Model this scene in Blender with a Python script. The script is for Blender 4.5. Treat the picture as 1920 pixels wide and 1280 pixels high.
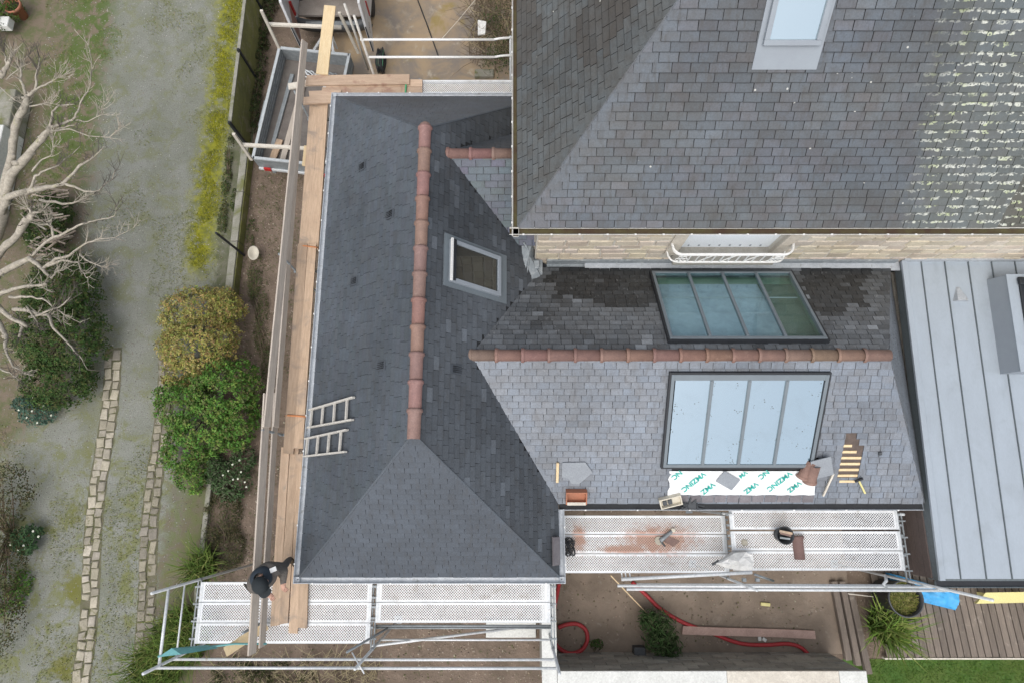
import bpy, bmesh, math, random
from mathutils import Vector, Matrix, noise
random.seed(11)
R = random.Random(5)
V = Vector
for o in list(bpy.data.objects): bpy.data.objects.remove(o)
scene = bpy.context.scene
COL = scene.collection

# ---------------------------------------------------------------- camera, sky, sun
TILT = math.radians(13.6); FPX = 1150.0; CAMH = 14.0
ST, CT = math.sin(TILT), math.cos(TILT)
cam = bpy.data.cameras.new('camera'); camo = bpy.data.objects.new('camera', cam); COL.objects.link(camo)
camo.location = (0, 0, CAMH); camo.rotation_euler = (TILT, 0, 0)
cam.lens = 36.0 * FPX / 1920.0; cam.sensor_width = 36; cam.clip_start = 0.1; cam.clip_end = 500
scene.camera = camo
SUN_ELEV = 60; SUN_AZ = 200
world = bpy.data.worlds.new('World'); scene.world = world; world.use_nodes = True
wn = world.node_tree; wn.nodes.clear()
sky = wn.nodes.new('ShaderNodeTexSky'); sky.sky_type = 'NISHITA'; sky.sun_disc = False
sky.sun_elevation = math.radians(SUN_ELEV); sky.sun_rotation = math.radians(SUN_AZ)
sky.air_density = 1.0; sky.dust_density = 4.0; sky.ozone_density = 1.0
hs = wn.nodes.new('ShaderNodeHueSaturation'); hs.inputs['Saturation'].default_value = 0.42
bg = wn.nodes.new('ShaderNodeBackground'); bg.inputs['Strength'].default_value = 0.15
wo = wn.nodes.new('ShaderNodeOutputWorld')
wn.links.new(sky.outputs[0], hs.inputs['Color']); wn.links.new(hs.outputs[0], bg.inputs['Color']); wn.links.new(bg.outputs[0], wo.inputs[0])
sun = bpy.data.lights.new('sun', 'SUN'); sun.energy = 0.8; sun.angle = math.radians(70); sun.color = (1.0, 0.96, 0.90)
suno = bpy.data.objects.new('sun', sun); COL.objects.link(suno); suno.location = (0, -20, 30)
suno.rotation_euler = (math.radians(90 - SUN_ELEV), 0, math.radians(180 - SUN_AZ))
vs = scene.view_settings; vs.view_transform = 'Standard'; vs.look = 'None'; vs.gamma = 1.0; vs.use_curve_mapping = False
vs.exposure = 0.45
scene.render.engine = 'CYCLES'
scene.cycles.max_bounces = 6; scene.cycles.transparent_max_bounces = 12

# ---------------------------------------------------------------- picture <-> place helpers
def ray(px, py):
    u = (px - 960) / FPX; v = (640 - py) / FPX
    return V((u, ST + v * CT, -CT + v * ST))
def P(px, py, z=0.0):
    r = ray(px, py); t = (z - CAMH) / r.z
    return V((r.x * t, r.y * t, z))
def PY(px, py, y):
    r = ray(px, py); t = y / r.y
    return V((r.x * t, y, CAMH + r.z * t))
def PN(px, py, o, n):
    r = ray(px, py); c = V((0, 0, CAMH)); t = n.dot(o - c) / n.dot(r)
    return c + r * t
def pix(p):
    q = p - V((0, 0, CAMH)); d = q.y * ST - q.z * CT
    return (960 + FPX * q.x / d, 640 - FPX * (q.y * CT + q.z * ST) / d)

# ---------------------------------------------------------------- materials
MATS = {}
def nd(nt, t, **k):
    n = nt.nodes.new(t)
    for a, b in k.items(): setattr(n, a, b)
    return n
def mathn(nt, op, a, b=None, c=None, clamp=False):
    n = nt.nodes.new('ShaderNodeMath'); n.operation = op; n.use_clamp = clamp
    for i, x in enumerate((a, b, c)):
        if x is None: continue
        if isinstance(x, (int, float)): n.inputs[i].default_value = x
        else: nt.links.new(x, n.inputs[i])
    return n.outputs[0]
def rgb(c): return (c[0], c[1], c[2], 1)
def mixc(nt, f, a, b, mode='MIX'):
    n = nt.nodes.new('ShaderNodeMix'); n.data_type = 'RGBA'; n.blend_type = mode; n.clamp_factor = True
    if isinstance(f, (int, float)): n.inputs[0].default_value = f
    else: nt.links.new(f, n.inputs[0])
    for i, x in ((6, a), (7, b)):
        if isinstance(x, (tuple, list)): n.inputs[i].default_value = rgb(x)
        else: nt.links.new(x, n.inputs[i])
    return n.outputs[2]
def noisen(nt, co, scale, detail=4, rough=.6, dist=0.0, stretch=None):
    if stretch:
        m = nd(nt, 'ShaderNodeVectorMath', operation='MULTIPLY'); nt.links.new(co, m.inputs[0]); m.inputs[1].default_value = stretch; co = m.outputs[0]
    n = nd(nt, 'ShaderNodeTexNoise'); n.inputs['Scale'].default_value = scale; n.inputs['Detail'].default_value = detail
    n.inputs['Roughness'].default_value = rough; n.inputs['Distortion'].default_value = dist
    nt.links.new(co, n.inputs['Vector']); return n.outputs['Fac']
def ramp(nt, f, lo, hi):
    n = nd(nt, 'ShaderNodeMapRange', interpolation_type='SMOOTHSTEP'); nt.links.new(f, n.inputs[0])
    n.inputs[1].default_value = lo; n.inputs[2].default_value = hi; return n.outputs[0]
def newmat(name):
    m = bpy.data.materials.new(name); m.use_nodes = True; nt = m.node_tree; nt.nodes.clear()
    out = nd(nt, 'ShaderNodeOutputMaterial'); bs = nd(nt, 'ShaderNodeBsdfPrincipled'); nt.links.new(bs.outputs[0], out.inputs[0])
    MATS[name] = m; return m, nt, bs, out
def bumpn(nt, bs, h, strength, dist=.01):
    b = nd(nt, 'ShaderNodeBump'); b.inputs['Strength'].default_value = strength; b.inputs['Distance'].default_value = dist
    nt.links.new(h, b.inputs['Height']); nt.links.new(b.outputs[0], bs.inputs['Normal'])
def pos(nt): return nd(nt, 'ShaderNodeNewGeometry').outputs['Position']
def M(name, c1, c2=None, scale=5, rough=.75, bump=0.2, bscale=60, metal=0.0, tint=False, jit=0.0, stretch=None, spots=None, spec=.5, coat=0, grain=1.0):
    """general surface: two tones by noise + fine grain; per-piece tint; optional stain spots (colour, scale, lo, hi)"""
    m, nt, bs, out = newmat(name)
    co = pos(nt); c2 = c2 or tuple(x * .75 for x in c1)
    f = ramp(nt, noisen(nt, co, scale, 6, .65, .2, stretch), .3, .7)
    col = mixc(nt, f, c1, c2)
    g = noisen(nt, co, bscale, 3, .7, 0, stretch)
    gr = nd(nt, 'ShaderNodeMapRange'); nt.links.new(g, gr.inputs[0]); gr.inputs[1].default_value = .25; gr.inputs[2].default_value = .75
    gr.inputs[3].default_value = 1 - .18 * grain; gr.inputs[4].default_value = 1 + .16 * grain
    hsv = nd(nt, 'ShaderNodeHueSaturation'); nt.links.new(col, hsv.inputs['Color']); nt.links.new(gr.outputs[0], hsv.inputs['Value']); col = hsv.outputs[0]
    if spots:
        sc, sscale, lo, hi = spots
        col = mixc(nt, ramp(nt, noisen(nt, co, sscale, 5, .6, .6), lo, hi), col, sc)
    if tint:
        a = nd(nt, 'ShaderNodeAttribute', attribute_name='tint'); oi = nd(nt, 'ShaderNodeObjectInfo')
        col = mixc(nt, 1.0, col, a.outputs['Color'], 'MULTIPLY'); col = mixc(nt, 1.0, col, oi.outputs['Color'], 'MULTIPLY')
    if jit:
        oi = nd(nt, 'ShaderNodeObjectInfo'); mr = nd(nt, 'ShaderNodeMapRange'); nt.links.new(oi.outputs['Random'], mr.inputs[0])
        mr.inputs[3].default_value = 1 - jit; mr.inputs[4].default_value = 1 + jit
        h2 = nd(nt, 'ShaderNodeHueSaturation'); nt.links.new(col, h2.inputs['Color']); nt.links.new(mr.outputs[0], h2.inputs['Value']); col = h2.outputs[0]
    nt.links.new(col, bs.inputs['Base Color'])
    bs.inputs['Roughness'].default_value = rough; bs.inputs['Metallic'].default_value = metal
    bs.inputs['Specular IOR Level'].default_value = spec
    if bump: bumpn(nt, bs, g, bump, .008)
    return m

# ---------------------------------------------------------------- mesh helpers
def wmat(o):
    b = Matrix.LocRotScale(o.location, o.rotation_euler, o.scale)
    return wmat(o.parent) @ o.matrix_parent_inverse @ b if o.parent else b
def par(o, p):
    if p is not None:
        o.parent = p; o.matrix_parent_inverse = wmat(p).inverted()
    return o
def tag(o, label=None, cat=None, group=None, kind=None):
    if label: o['label'] = label
    if cat: o['category'] = cat
    if group: o['group'] = group
    if kind: o['kind'] = kind
    return o
def empty(name, loc, label=None, cat=None, group=None, kind=None):
    o = bpy.data.objects.new(name, None); COL.objects.link(o); o.location = loc; o.empty_display_size = .2
    return tag(o, label, cat, group, kind)
class MB:
    def __init__(s): s.v = []; s.f = []; s.c = []; s.cur = (1, 1, 1)
    def add(s, vs, fs, c=None):
        n = len(s.v); s.v += [tuple(x) for x in vs]; s.f += [tuple(i + n for i in f) for f in fs]; s.c += [c or s.cur] * len(vs); return s
    def box(s, c, d, m=None, cc=None):
        c = V(c); hx, hy, hz = d[0] / 2, d[1] / 2, d[2] / 2
        vs = [V((x, y, z)) for z in (-hz, hz) for x, y in ((-hx, -hy), (hx, -hy), (hx, hy), (-hx, hy))]
        if m is not None: vs = [m @ x for x in vs]
        return s.add([c + x for x in vs], [(3, 2, 1, 0), (4, 5, 6, 7), (0, 1, 5, 4), (1, 2, 6, 5), (2, 3, 7, 6), (3, 0, 4, 7)], cc)
    def bar(s, a, b, w, h, up=V((0, 0, 1)), cc=None):
        """box from a to b, width w (sideways), height h (along up)"""
        a = V(a); b = V(b); x = b - a; L = x.length; x.normalize()
        y = up.cross(x)
        if y.length < 1e-4: y = V((0, 1, 0)).cross(x)
        y.normalize(); z = x.cross(y)
        return s.box((a + b) / 2, (L, w, h), Matrix((x, y, z)).transposed(), cc)
    def poly(s, pts, cc=None): return s.add(pts, [tuple(range(len(pts)))], cc)
    def prism(s, pts, dz, cc=None):
        pts = [V(p) for p in pts]; n = len(pts); d = dz if isinstance(dz, Vector) else V((0, 0, dz))
        fs = [tuple(reversed(range(n))), tuple(range(n, 2 * n))] + [(i, (i + 1) % n, n + (i + 1) % n, n + i) for i in range(n)]
        return s.add(pts + [p + d for p in pts], fs, cc)
    def tube(s, pts, rs, n=8, cap=True, cc=None):
        pts = [V(p) for p in pts]
        if not isinstance(rs, (list, tuple)): rs = [rs] * len(pts)
        vs = []; fs = []; k = len(pts); t0 = None
        for i, p in enumerate(pts):
            t = (pts[min(i + 1, k - 1)] - pts[max(i - 1, 0)]).normalized()
            if t0 is None:
                y = t.cross(V((0, 0, 1)));
                if y.length < .05: y = t.cross(V((1, 0, 0)))
            else: y = y - t * y.dot(t)
            y.normalize(); z = t.cross(y); t0 = t
            for j in range(n):
                a = 2 * math.pi * j / n; vs.append(p + (y * math.cos(a) + z * math.sin(a)) * rs[i])
        for i in range(k - 1):
            for j in range(n):
                fs.append((i * n + j, i * n + (j + 1) % n, (i + 1) * n + (j + 1) % n, (i + 1) * n + j))
        if cap: fs += [tuple(reversed(range(n))), tuple((k - 1) * n + j for j in range(n))]
        return s.add(vs, fs, cc)
    def lathe(s, c, prof, n=24, m=None, cc=None):
        c = V(c); vs = []; fs = []
        for r, z in prof:
            for j in range(n):
                a = 2 * math.pi * j / n; q = V((r * math.cos(a), r * math.sin(a), z)); vs.append(c + (m @ q if m is not None else q))
        for i in range(len(prof) - 1):
            for j in range(n): fs.append((i * n + j, i * n + (j + 1) % n, (i + 1) * n + (j + 1) % n, (i + 1) * n + j))
        return s.add(vs, fs, cc)
    def mesh(s, name, mat, smooth=False):
        me = bpy.data.meshes.new(name); me.from_pydata(s.v, [], s.f)
        at = me.attributes.new('tint', 'FLOAT_COLOR', 'POINT')
        at.data.foreach_set('color', [x for c in s.c for x in (c[0], c[1], c[2], 1)])
        me.materials.append(MATS[mat] if isinstance(mat, str) else mat)
        if smooth: me.polygons.foreach_set('use_smooth', [True] * len(me.polygons))
        me.update(); return me
    def build(s, name, mat, parent=None, smooth=False, label=None, cat=None, group=None, kind=None, bevel=0, origin=None):
        if origin is not None:
            o_ = V(origin); s.v = [tuple(V(x) - o_) for x in s.v]
        me = s.mesh(name, mat, smooth)
        o = bpy.data.objects.new(name, me); COL.objects.link(o)
        if origin is not None: o.location = origin
        par(o, parent)
        if bevel:
            b = o.modifiers.new('bevel', 'BEVEL'); b.width = bevel; b.segments = 2; b.limit_method = 'ANGLE'
        return tag(o, label, cat, group, kind)
def frame(o, x, y, z=None):
    """matrix with columns x, y, z (unit) and origin o"""
    x = V(x).normalized(); y = V(y).normalized(); z = V(z) if z is not None else x.cross(y)
    m = Matrix((x, y, z)).transposed().to_4x4(); m.translation = V(o); return m
def inst(me, mtx, name, parent, color=None):
    o = bpy.data.objects.new(name, me); COL.objects.link(o)
    if parent is not None:
        o.parent = parent; o.matrix_parent_inverse = wmat(parent).inverted()
    o.matrix_basis = mtx
    if color: o.color = (color[0], color[1], color[2], 1)
    return o

# ---------------------------------------------------------------- material library
# slates: tint per slate, streaks, lichen rings along the course edges where the mask says so
def slate_mat(name, base, base2, rough, lichen=None, scuff=0.0, e=.125, m=1.0, z0=0.0):
    mt, nt, bs, out = newmat(name); co = pos(nt)
    a = nd(nt, 'ShaderNodeAttribute', attribute_name='tint'); oi = nd(nt, 'ShaderNodeObjectInfo')
    f = ramp(nt, noisen(nt, co, 3.0, 6, .65, .3), .3, .7)
    col = mixc(nt, f, base, base2)
    g = noisen(nt, co, 45, 4, .7)
    mr = nd(nt, 'ShaderNodeMapRange'); nt.links.new(g, mr.inputs[0]); mr.inputs[1].default_value = .3; mr.inputs[2].default_value = .7; mr.inputs[3].default_value = .82; mr.inputs[4].default_value = 1.18
    hsv = nd(nt, 'ShaderNodeHueSaturation'); nt.links.new(col, hsv.inputs['Color']); nt.links.new(mr.outputs[0], hsv.inputs['Value']); col = hsv.outputs[0]
    col = mixc(nt, 1.0, col, a.outputs['Color'], 'MULTIPLY'); col = mixc(nt, 1.0, col, oi.outputs['Color'], 'MULTIPLY')
    st = ramp(nt, noisen(nt, co, 9, 4, .6, .2, (1.6, .45, .45)), .50, .68)
    col = mixc(nt, mathn(nt, 'MULTIPLY', st, .42 if lichen else .25), col, (.052, .048, .044))
    if scuff:
        s = ramp(nt, noisen(nt, co, 11, 6, .75, 1.6), .56, .74)
        col = mixc(nt, mathn(nt, 'MULTIPLY', s, scuff), col, (.30, .31, .32))
    if lichen:
        xa, xb, k = lichen                                  # lichen grows from x = xa eastwards, drifting with height
        sp = nd(nt, 'ShaderNodeSeparateXYZ'); nt.links.new(co, sp.inputs[0])
        w = mathn(nt, 'ADD', mathn(nt, 'DIVIDE', mathn(nt, 'SUBTRACT', sp.outputs[2], z0), e * m / math.sqrt(1 + m * m)), mathn(nt, 'MULTIPLY', mathn(nt, 'SUBTRACT', noisen(nt, co, 6, 3), .5), .9))
        ph = mathn(nt, 'FRACT', w)
        row = mathn(nt, 'SUBTRACT', 1.0, ramp(nt, mathn(nt, 'ABSOLUTE', mathn(nt, 'SUBTRACT', ph, .16)), .12, .36))
        vo = nd(nt, 'ShaderNodeTexVoronoi'); vo.inputs['Scale'].default_value = 15; nt.links.new(co, vo.inputs['Vector'])
        v2 = nd(nt, 'ShaderNodeTexVoronoi'); v2.inputs['Scale'].default_value = 8.5; nt.links.new(co, v2.inputs['Vector'])
        d = mathn(nt, 'ADD', mathn(nt, 'MINIMUM', vo.outputs['Distance'], mathn(nt, 'ADD', v2.outputs['Distance'], .08)), mathn(nt, 'MULTIPLY', noisen(nt, co, 60, 3), .18))
        ring = mathn(nt, 'SUBTRACT', 1.0, ramp(nt, mathn(nt, 'ABSOLUTE', mathn(nt, 'SUBTRACT', d, .42)), .05, .20))
        edge = mathn(nt, 'SUBTRACT', sp.outputs[0], mathn(nt, 'MULTIPLY', mathn(nt, 'SUBTRACT', sp.outputs[2], z0), k))
        m1 = ramp(nt, mathn(nt, 'ADD', edge, mathn(nt, 'MULTIPLY', noisen(nt, co, 2.2, 4), 1.0)), xa, xa + .55)
        m2 = mathn(nt, 'SUBTRACT', 1.0, ramp(nt, mathn(nt, 'ADD', edge, mathn(nt, 'MULTIPLY', noisen(nt, co, 2.9, 4), .8)), xb - .5, xb + .5))
        patch = ramp(nt, noisen(nt, co, 4.5, 4), .34, .50)
        fac = mathn(nt, 'MULTIPLY', mathn(nt, 'MULTIPLY', m1, m2), mathn(nt, 'MULTIPLY', row, mathn(nt, 'MULTIPLY', ring, patch)), clamp=True)
        col = mixc(nt, mathn(nt, 'MULTIPLY', mathn(nt, 'MULTIPLY', m1, m2), .30), col, (.13, .15, .12))
        lc = mixc(nt, ramp(nt, noisen(nt, co, 3, 3), .5, .65), (.58, .60, .54), (.46, .52, .30))
        col = mixc(nt, mathn(nt, 'MULTIPLY', fac, mathn(nt, 'ADD', .35, noisen(nt, co, 25, 3)), clamp=True), col, lc)
        dots = nd(nt, 'ShaderNodeTexVoronoi'); dots.inputs['Scale'].default_value = 3.2; nt.links.new(co, dots.inputs['Vector'])
        dm = mathn(nt, 'SUBTRACT', 1.0, ramp(nt, dots.outputs['Distance'], .03, .055))
        col = mixc(nt, mathn(nt, 'MULTIPLY', dm, .8), col, (.6, .6, .55))
    nt.links.new(col, bs.inputs['Base Color'])
    bs.inputs['Roughness'].default_value = rough; bs.inputs['Specular IOR Level'].default_value = .5
    bumpn(nt, bs, noisen(nt, co, 30, 5, .7), .25, .006)
slate_mat('slate_old', (.100, .115, .133), (.087, .089, .093), .55, lichen=(6.35, 9.4, -.25), e=.125, m=1.23, z0=5.2)
slate_mat('slate_new', (.082, .098, .117), (.070, .082, .096), .52)
slate_mat('slate_wing', (.138, .157, .180), (.116, .126, .138), .46, scuff=.6)
M('underlay', (.03, .032, .035), rough=.9)
M('terracotta', (.232, .148, .122), (.185, .118, .10), 7, .7, .25, 50, tint=True, jit=.05, spots=((.27, .185, .155), 9, .56, .75))
M('terracotta_pot', (.42, .17, .10), (.34, .15, .09), 6, .85)
M('zinc', (.345, .395, .445), (.32, .365, .41), 1.6, .42, .06, 25, spots=((.27, .305, .335), 2.0, .50, .9), spec=.5, grain=.3, stretch=(2.5, .7, 1))
M('zinc_dark', (.13, .155, .165), (.11, .13, .14), 2, .5, .08, 25)
M('zinc_gutter', (.44, .47, .50), (.36, .39, .42), 6, .42, .1, 30, spots=((.28, .29, .29), 9, .58, .72))
M('gutter_white', (.62, .61, .58), (.52, .51, .47), 6, .5)
M('gutter_dirt', (.085, .075, .03), (.06, .035, .022), 3, .95, .6, 50)
M('lead', (.20, .23, .25), (.27, .30, .32), 5, .5, .3, 20, spots=((.38, .41, .42), 7, .55, .7))
M('frame_grey', (.155, .185, .205), (.14, .165, .185), 3, .42, .0, grain=.15)
M('frame_light', (.28, .315, .35), (.26, .29, .325), 3, .42, .0, grain=.15)
M('frame_black', (.018, .021, .026), rough=.5)
M('steel', (.66, .68, .69), (.54, .57, .58), 14, .42, .1, 60, metal=.1, spots=((.40, .37, .33), 12, .62, .75))
M('steel_dull', (.30, .33, .345), (.22, .24, .25), 10, .55, .15, 60, metal=.3)
M('aluminium', (.62, .60, .55), (.50, .48, .44), 12, .5, .1, 40, metal=.1)
M('wood_plank', (.54, .40, .28), (.42, .30, .205), 3.5, .8, .35, 40, jit=.22, stretch=(9, .8, 9), spots=((.30, .24, .19), 3, .5, .74))
M('wood_plank_x', (.54, .40, .29), (.44, .32, .23), 3.5, .8, .35, 40, jit=.18, stretch=(.8, 9, 9), spots=((.33, .19, .14), 3, .52, .74))
M('wood_grey', (.52, .46, .39), (.40, .35, .30), 3.5, .85, .35, 40, jit=.10, stretch=(9, .7, 9))
M('wood_new', (.72, .58, .36), (.66, .50, .29), 3.5, .7, .2, 40, jit=.06, stretch=(6, .8, 6))
M('wood_pink', (.46, .32, .27), (.38, .26, .22), 5, .85, .3, 40)
M('wood_white', (.64, .60, .52), (.52, .48, .41), 6, .75, .2, 40)
M('wood_deck', (.20, .165, .135), (.145, .12, .10), 3.5, .85, .5, 45, jit=.22, stretch=(10, .8, 10), spots=((.30, .26, .22), 4, .58, .75))
M('cladding', (.115, .088, .080), (.10, .078, .07), 4, .8, .3, 40, jit=.12)
M('stone', (.58, .53, .45), (.51, .455, .38), 4, .9, .6, 28, tint=True, jit=.10)
M('mortar', (.56, .53, .47), (.50, .47, .41), 5, .95, .4, 40)
M('render_wall', (.50, .48, .45), (.42, .41, .38), 2, .9, .3)
M('wall_white', (.66, .67, .64), (.58, .59, .56), 3, .85, .3, 30, spots=((.45, .43, .38), 5, .62, .8))
M('block_grey', (.36, .35, .315), (.29, .285, .255), 6, .95, .6, 35, jit=.22, spots=((.28, .27, .24), 5, .62, .7))
M('mortar_grey', (.40, .39, .36), rough=.95)
M('concrete', (.30, .29, .25), (.20, .20, .15), 3, .9, .5, 30, spots=((.14, .15, .05), 3, .5, .7))
M('concrete_moss', (.20, .205, .06), (.14, .145, .05), 2.2, .95, .5, 30, spots=((.24, .22, .14), 4, .5, .75))
M('paint_white', (.80, .80, .78), (.74, .74, .72), 4, .5, .05)
M('van_white', (.66, .67, .68), (.60, .61, .62), 3, .35, .0, spec=.5)
M('van_trim', (.36, .215, .175), (.32, .19, .155), 3, .8)
M('trailer_floor', (.16, .145, .13), (.12, .105, .095), 4, .8)
M('steel_mid', (.46, .49, .50), (.37, .40, .41), 10, .5, .1, 60)
M('van_floor', (.33, .30, .27), (.25, .22, .20), 4, .8)
M('plastic_black', (.022, .024, .027), (.03, .032, .035), 6, .55, .1)
M('plastic_dark', (.06, .066, .072), (.05, .055, .06), 6, .5, .1)
M('rubber', (.03, .03, .03), rough=.8)
M('cable_green', (.10, .30, .17), rough=.6)
M('red_lamp', (.45, .02, .02), rough=.35)
M('hose_red', (.42, .035, .04), (.36, .03, .035), 6, .55)
M('tarp_blue', (.06, .36, .70), (.05, .30, .60), 3, .5, .3, 15)
M('yellow', (.68, .62, .28), (.62, .56, .24), 3, .6)
M('strap_orange', (.62, .25, .10), rough=.7)
M('strap_green', (.10, .42, .20), rough=.7)
M('rope_cyan', (.18, .46, .46), rough=.7)
M('membrane', (.80, .82, .82), (.74, .76, .77), 6, .55, .35, 12, spots=((.68, .68, .64), 6, .58, .7))
M('print_teal', (.03, .42, .36), rough=.6)
M('bag_white', (.72, .72, .70), (.64, .64, .62), 6, .7, .3, 20)
M('cardboard', (.62, .58, .48), (.54, .50, .41), 6, .8)
M('slate_fresh', (.26, .285, .31), (.23, .25, .275), 5, .6, .15, 40)
M('felt', (.13, .10, .085), (.09, .07, .06), 8, .9)
M('vent_grey', (.065, .076, .09), (.055, .064, .076), 5, .6, .1)
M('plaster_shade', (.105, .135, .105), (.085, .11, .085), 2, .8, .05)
M('slate_cut', (.17, .16, .17), (.13, .12, .13), 6, .6, .2, 40, jit=.2)
M('plaster_green', (.16, .235, .175), (.13, .20, .15), 2, .8, .05)
M('lining_blue', (.34, .385, .46), (.27, .315, .39), 2.5, .6, .2, 8)
M('room_dark', (.10, .10, .095), rough=.9)
M('shutter_white', (.80, .84, .88), (.76, .80, .84), 2, .6, .05)
M('sill_grey', (.33, .32, .29), (.26, .25, .22), 8, .9, .4)
M('bark', (.44, .40, .33), (.27, .245, .20), 14, .9, .6, 40, spots=((.30, .29, .16), 5, .58, .75))
M('bark_dark', (.11, .095, .08), (.08, .07, .06), 9, .9, .4, 40)
M('stick', (.30, .25, .20), (.18, .15, .12), 9, .9, .4, 40, jit=.3)
M('stem', (.17, .13, .09), (.12, .09, .06), 9, .9, .3)
M('stem_straw', (.42, .36, .22), (.33, .28, .17), 9, .9, .3)
M('leaf', (1.25, 1.25, 1.25), (.95, .95, .95), 9, .75, 0, 20, tint=True, spec=.12)
M('sett', (.40, .37, .305), (.30, .28, .225), 7, .9, .6, 30, tint=True, jit=.18, spots=((.17, .165, .08), 5, .54, .72))
M('skin', (.55, .33, .25), rough=.6)
M('cloth_jacket', (.105, .098, .092), (.085, .078, .074), 8, .9, .4, 50)
M('cloth_navy', (.022, .034, .048), (.018, .028, .040), 8, .85, .3, 50)
M('cloth_cap', (.016, .022, .026), (.012, .017, .020), 8, .85, .3, 50)
M('boot', (.10, .075, .05), rough=.8)
M('soil_dark', (.05, .042, .03), rough=.95)
M('pebble', (1, 1, 1), (.8, .8, .8), 9, .9, 0, 20, tint=True)

def steel_deck_mat():
    m, nt, bs, out = newmat('deck_perforated')
    tc = nd(nt, 'ShaderNodeTexCoord'); sp = nd(nt, 'ShaderNodeSeparateXYZ'); nt.links.new(tc.outputs['Object'], sp.inputs[0])
    x, y, z = sp.outputs; S = .046
    def dots(ox, oy):
        fx = mathn(nt, 'SUBTRACT', mathn(nt, 'FRACT', mathn(nt, 'ADD', mathn(nt, 'DIVIDE', x, S), ox)), .5)
        fy = mathn(nt, 'SUBTRACT', mathn(nt, 'FRACT', mathn(nt, 'ADD', mathn(nt, 'DIVIDE', y, S), oy)), .5)
        return mathn(nt, 'LESS_THAN', mathn(nt, 'ADD', mathn(nt, 'MULTIPLY', fx, fx), mathn(nt, 'MULTIPLY', fy, fy)), .070)
    h = mathn(nt, 'MAXIMUM', dots(10, 10), dots(10.5, 10.5))
    my = mathn(nt, 'LESS_THAN', mathn(nt, 'ABSOLUTE', y), .122)
    mx = mathn(nt, 'LESS_THAN', mathn(nt, 'ABSOLUTE', x), 1.425)
    h = mathn(nt, 'MULTIPLY', h, mathn(nt, 'MULTIPLY', mx, my))
    co = pos(nt)
    col = mixc(nt, ramp(nt, noisen(nt, co, 3.5, 5), .35, .7), (.78, .80, .81), (.68, .70, .71))
    col = mixc(nt, mathn(nt, 'MULTIPLY', ramp(nt, noisen(nt, co, 5, 6, .7, .8), .52, .72), .55), col, (.44, .41, .37))
    col = mixc(nt, mathn(nt, 'MULTIPLY', ramp(nt, noisen(nt, co, 22, 4, .7, .5), .62, .70), .5), col, (.36, .34, .31))
    # terracotta saw dust trodden into the right-hand boards
    def blob(c, rx, ry):
        s = nd(nt, 'ShaderNodeVectorMath', operation='SUBTRACT'); nt.links.new(co, s.inputs[0]); s.inputs[1].default_value = c
        mm = nd(nt, 'ShaderNodeVectorMath', operation='MULTIPLY'); nt.links.new(s.outputs[0], mm.inputs[0]); mm.inputs[1].default_value = (1 / rx, 1 / ry, 0)
        l = nd(nt, 'ShaderNodeVectorMath', operation='LENGTH'); nt.links.new(mm.outputs[0], l.inputs[0])
        return mathn(nt, 'SUBTRACT', 1.0, l.outputs['Value'], clamp=True)
    a = P(1240, 1012, 2.45); b = P(1087, 1010, 2.45); c_ = P(1180, 1030, 2.45)
    d = mathn(nt, 'MAXIMUM', blob(a, 1.15, .46), mathn(nt, 'MAXIMUM', blob(b, .22, .45), blob(c_, .9, .14)))
    d = mathn(nt, 'ADD', d, mathn(nt, 'MULTIPLY', mathn(nt, 'SUBTRACT', noisen(nt, co, 9, 6, .7), .5), 1.1))
    col = mixc(nt, mathn(nt, 'MULTIPLY', ramp(nt, d, .22, .75), .85), col, (.46, .22, .14))
    nt.links.new(col, bs.inputs['Base Color']); bs.inputs['Roughness'].default_value = .45; bs.inputs['Metallic'].default_value = 0
    tr = nd(nt, 'ShaderNodeBsdfTransparent'); mx_ = nd(nt, 'ShaderNodeMixShader')
    nt.links.new(h, mx_.inputs[0]); nt.links.new(bs.outputs[0], mx_.inputs[1]); nt.links.new(tr.outputs[0], mx_.inputs[2]); nt.links.new(mx_.outputs[0], out.inputs[0])
steel_deck_mat()

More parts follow.
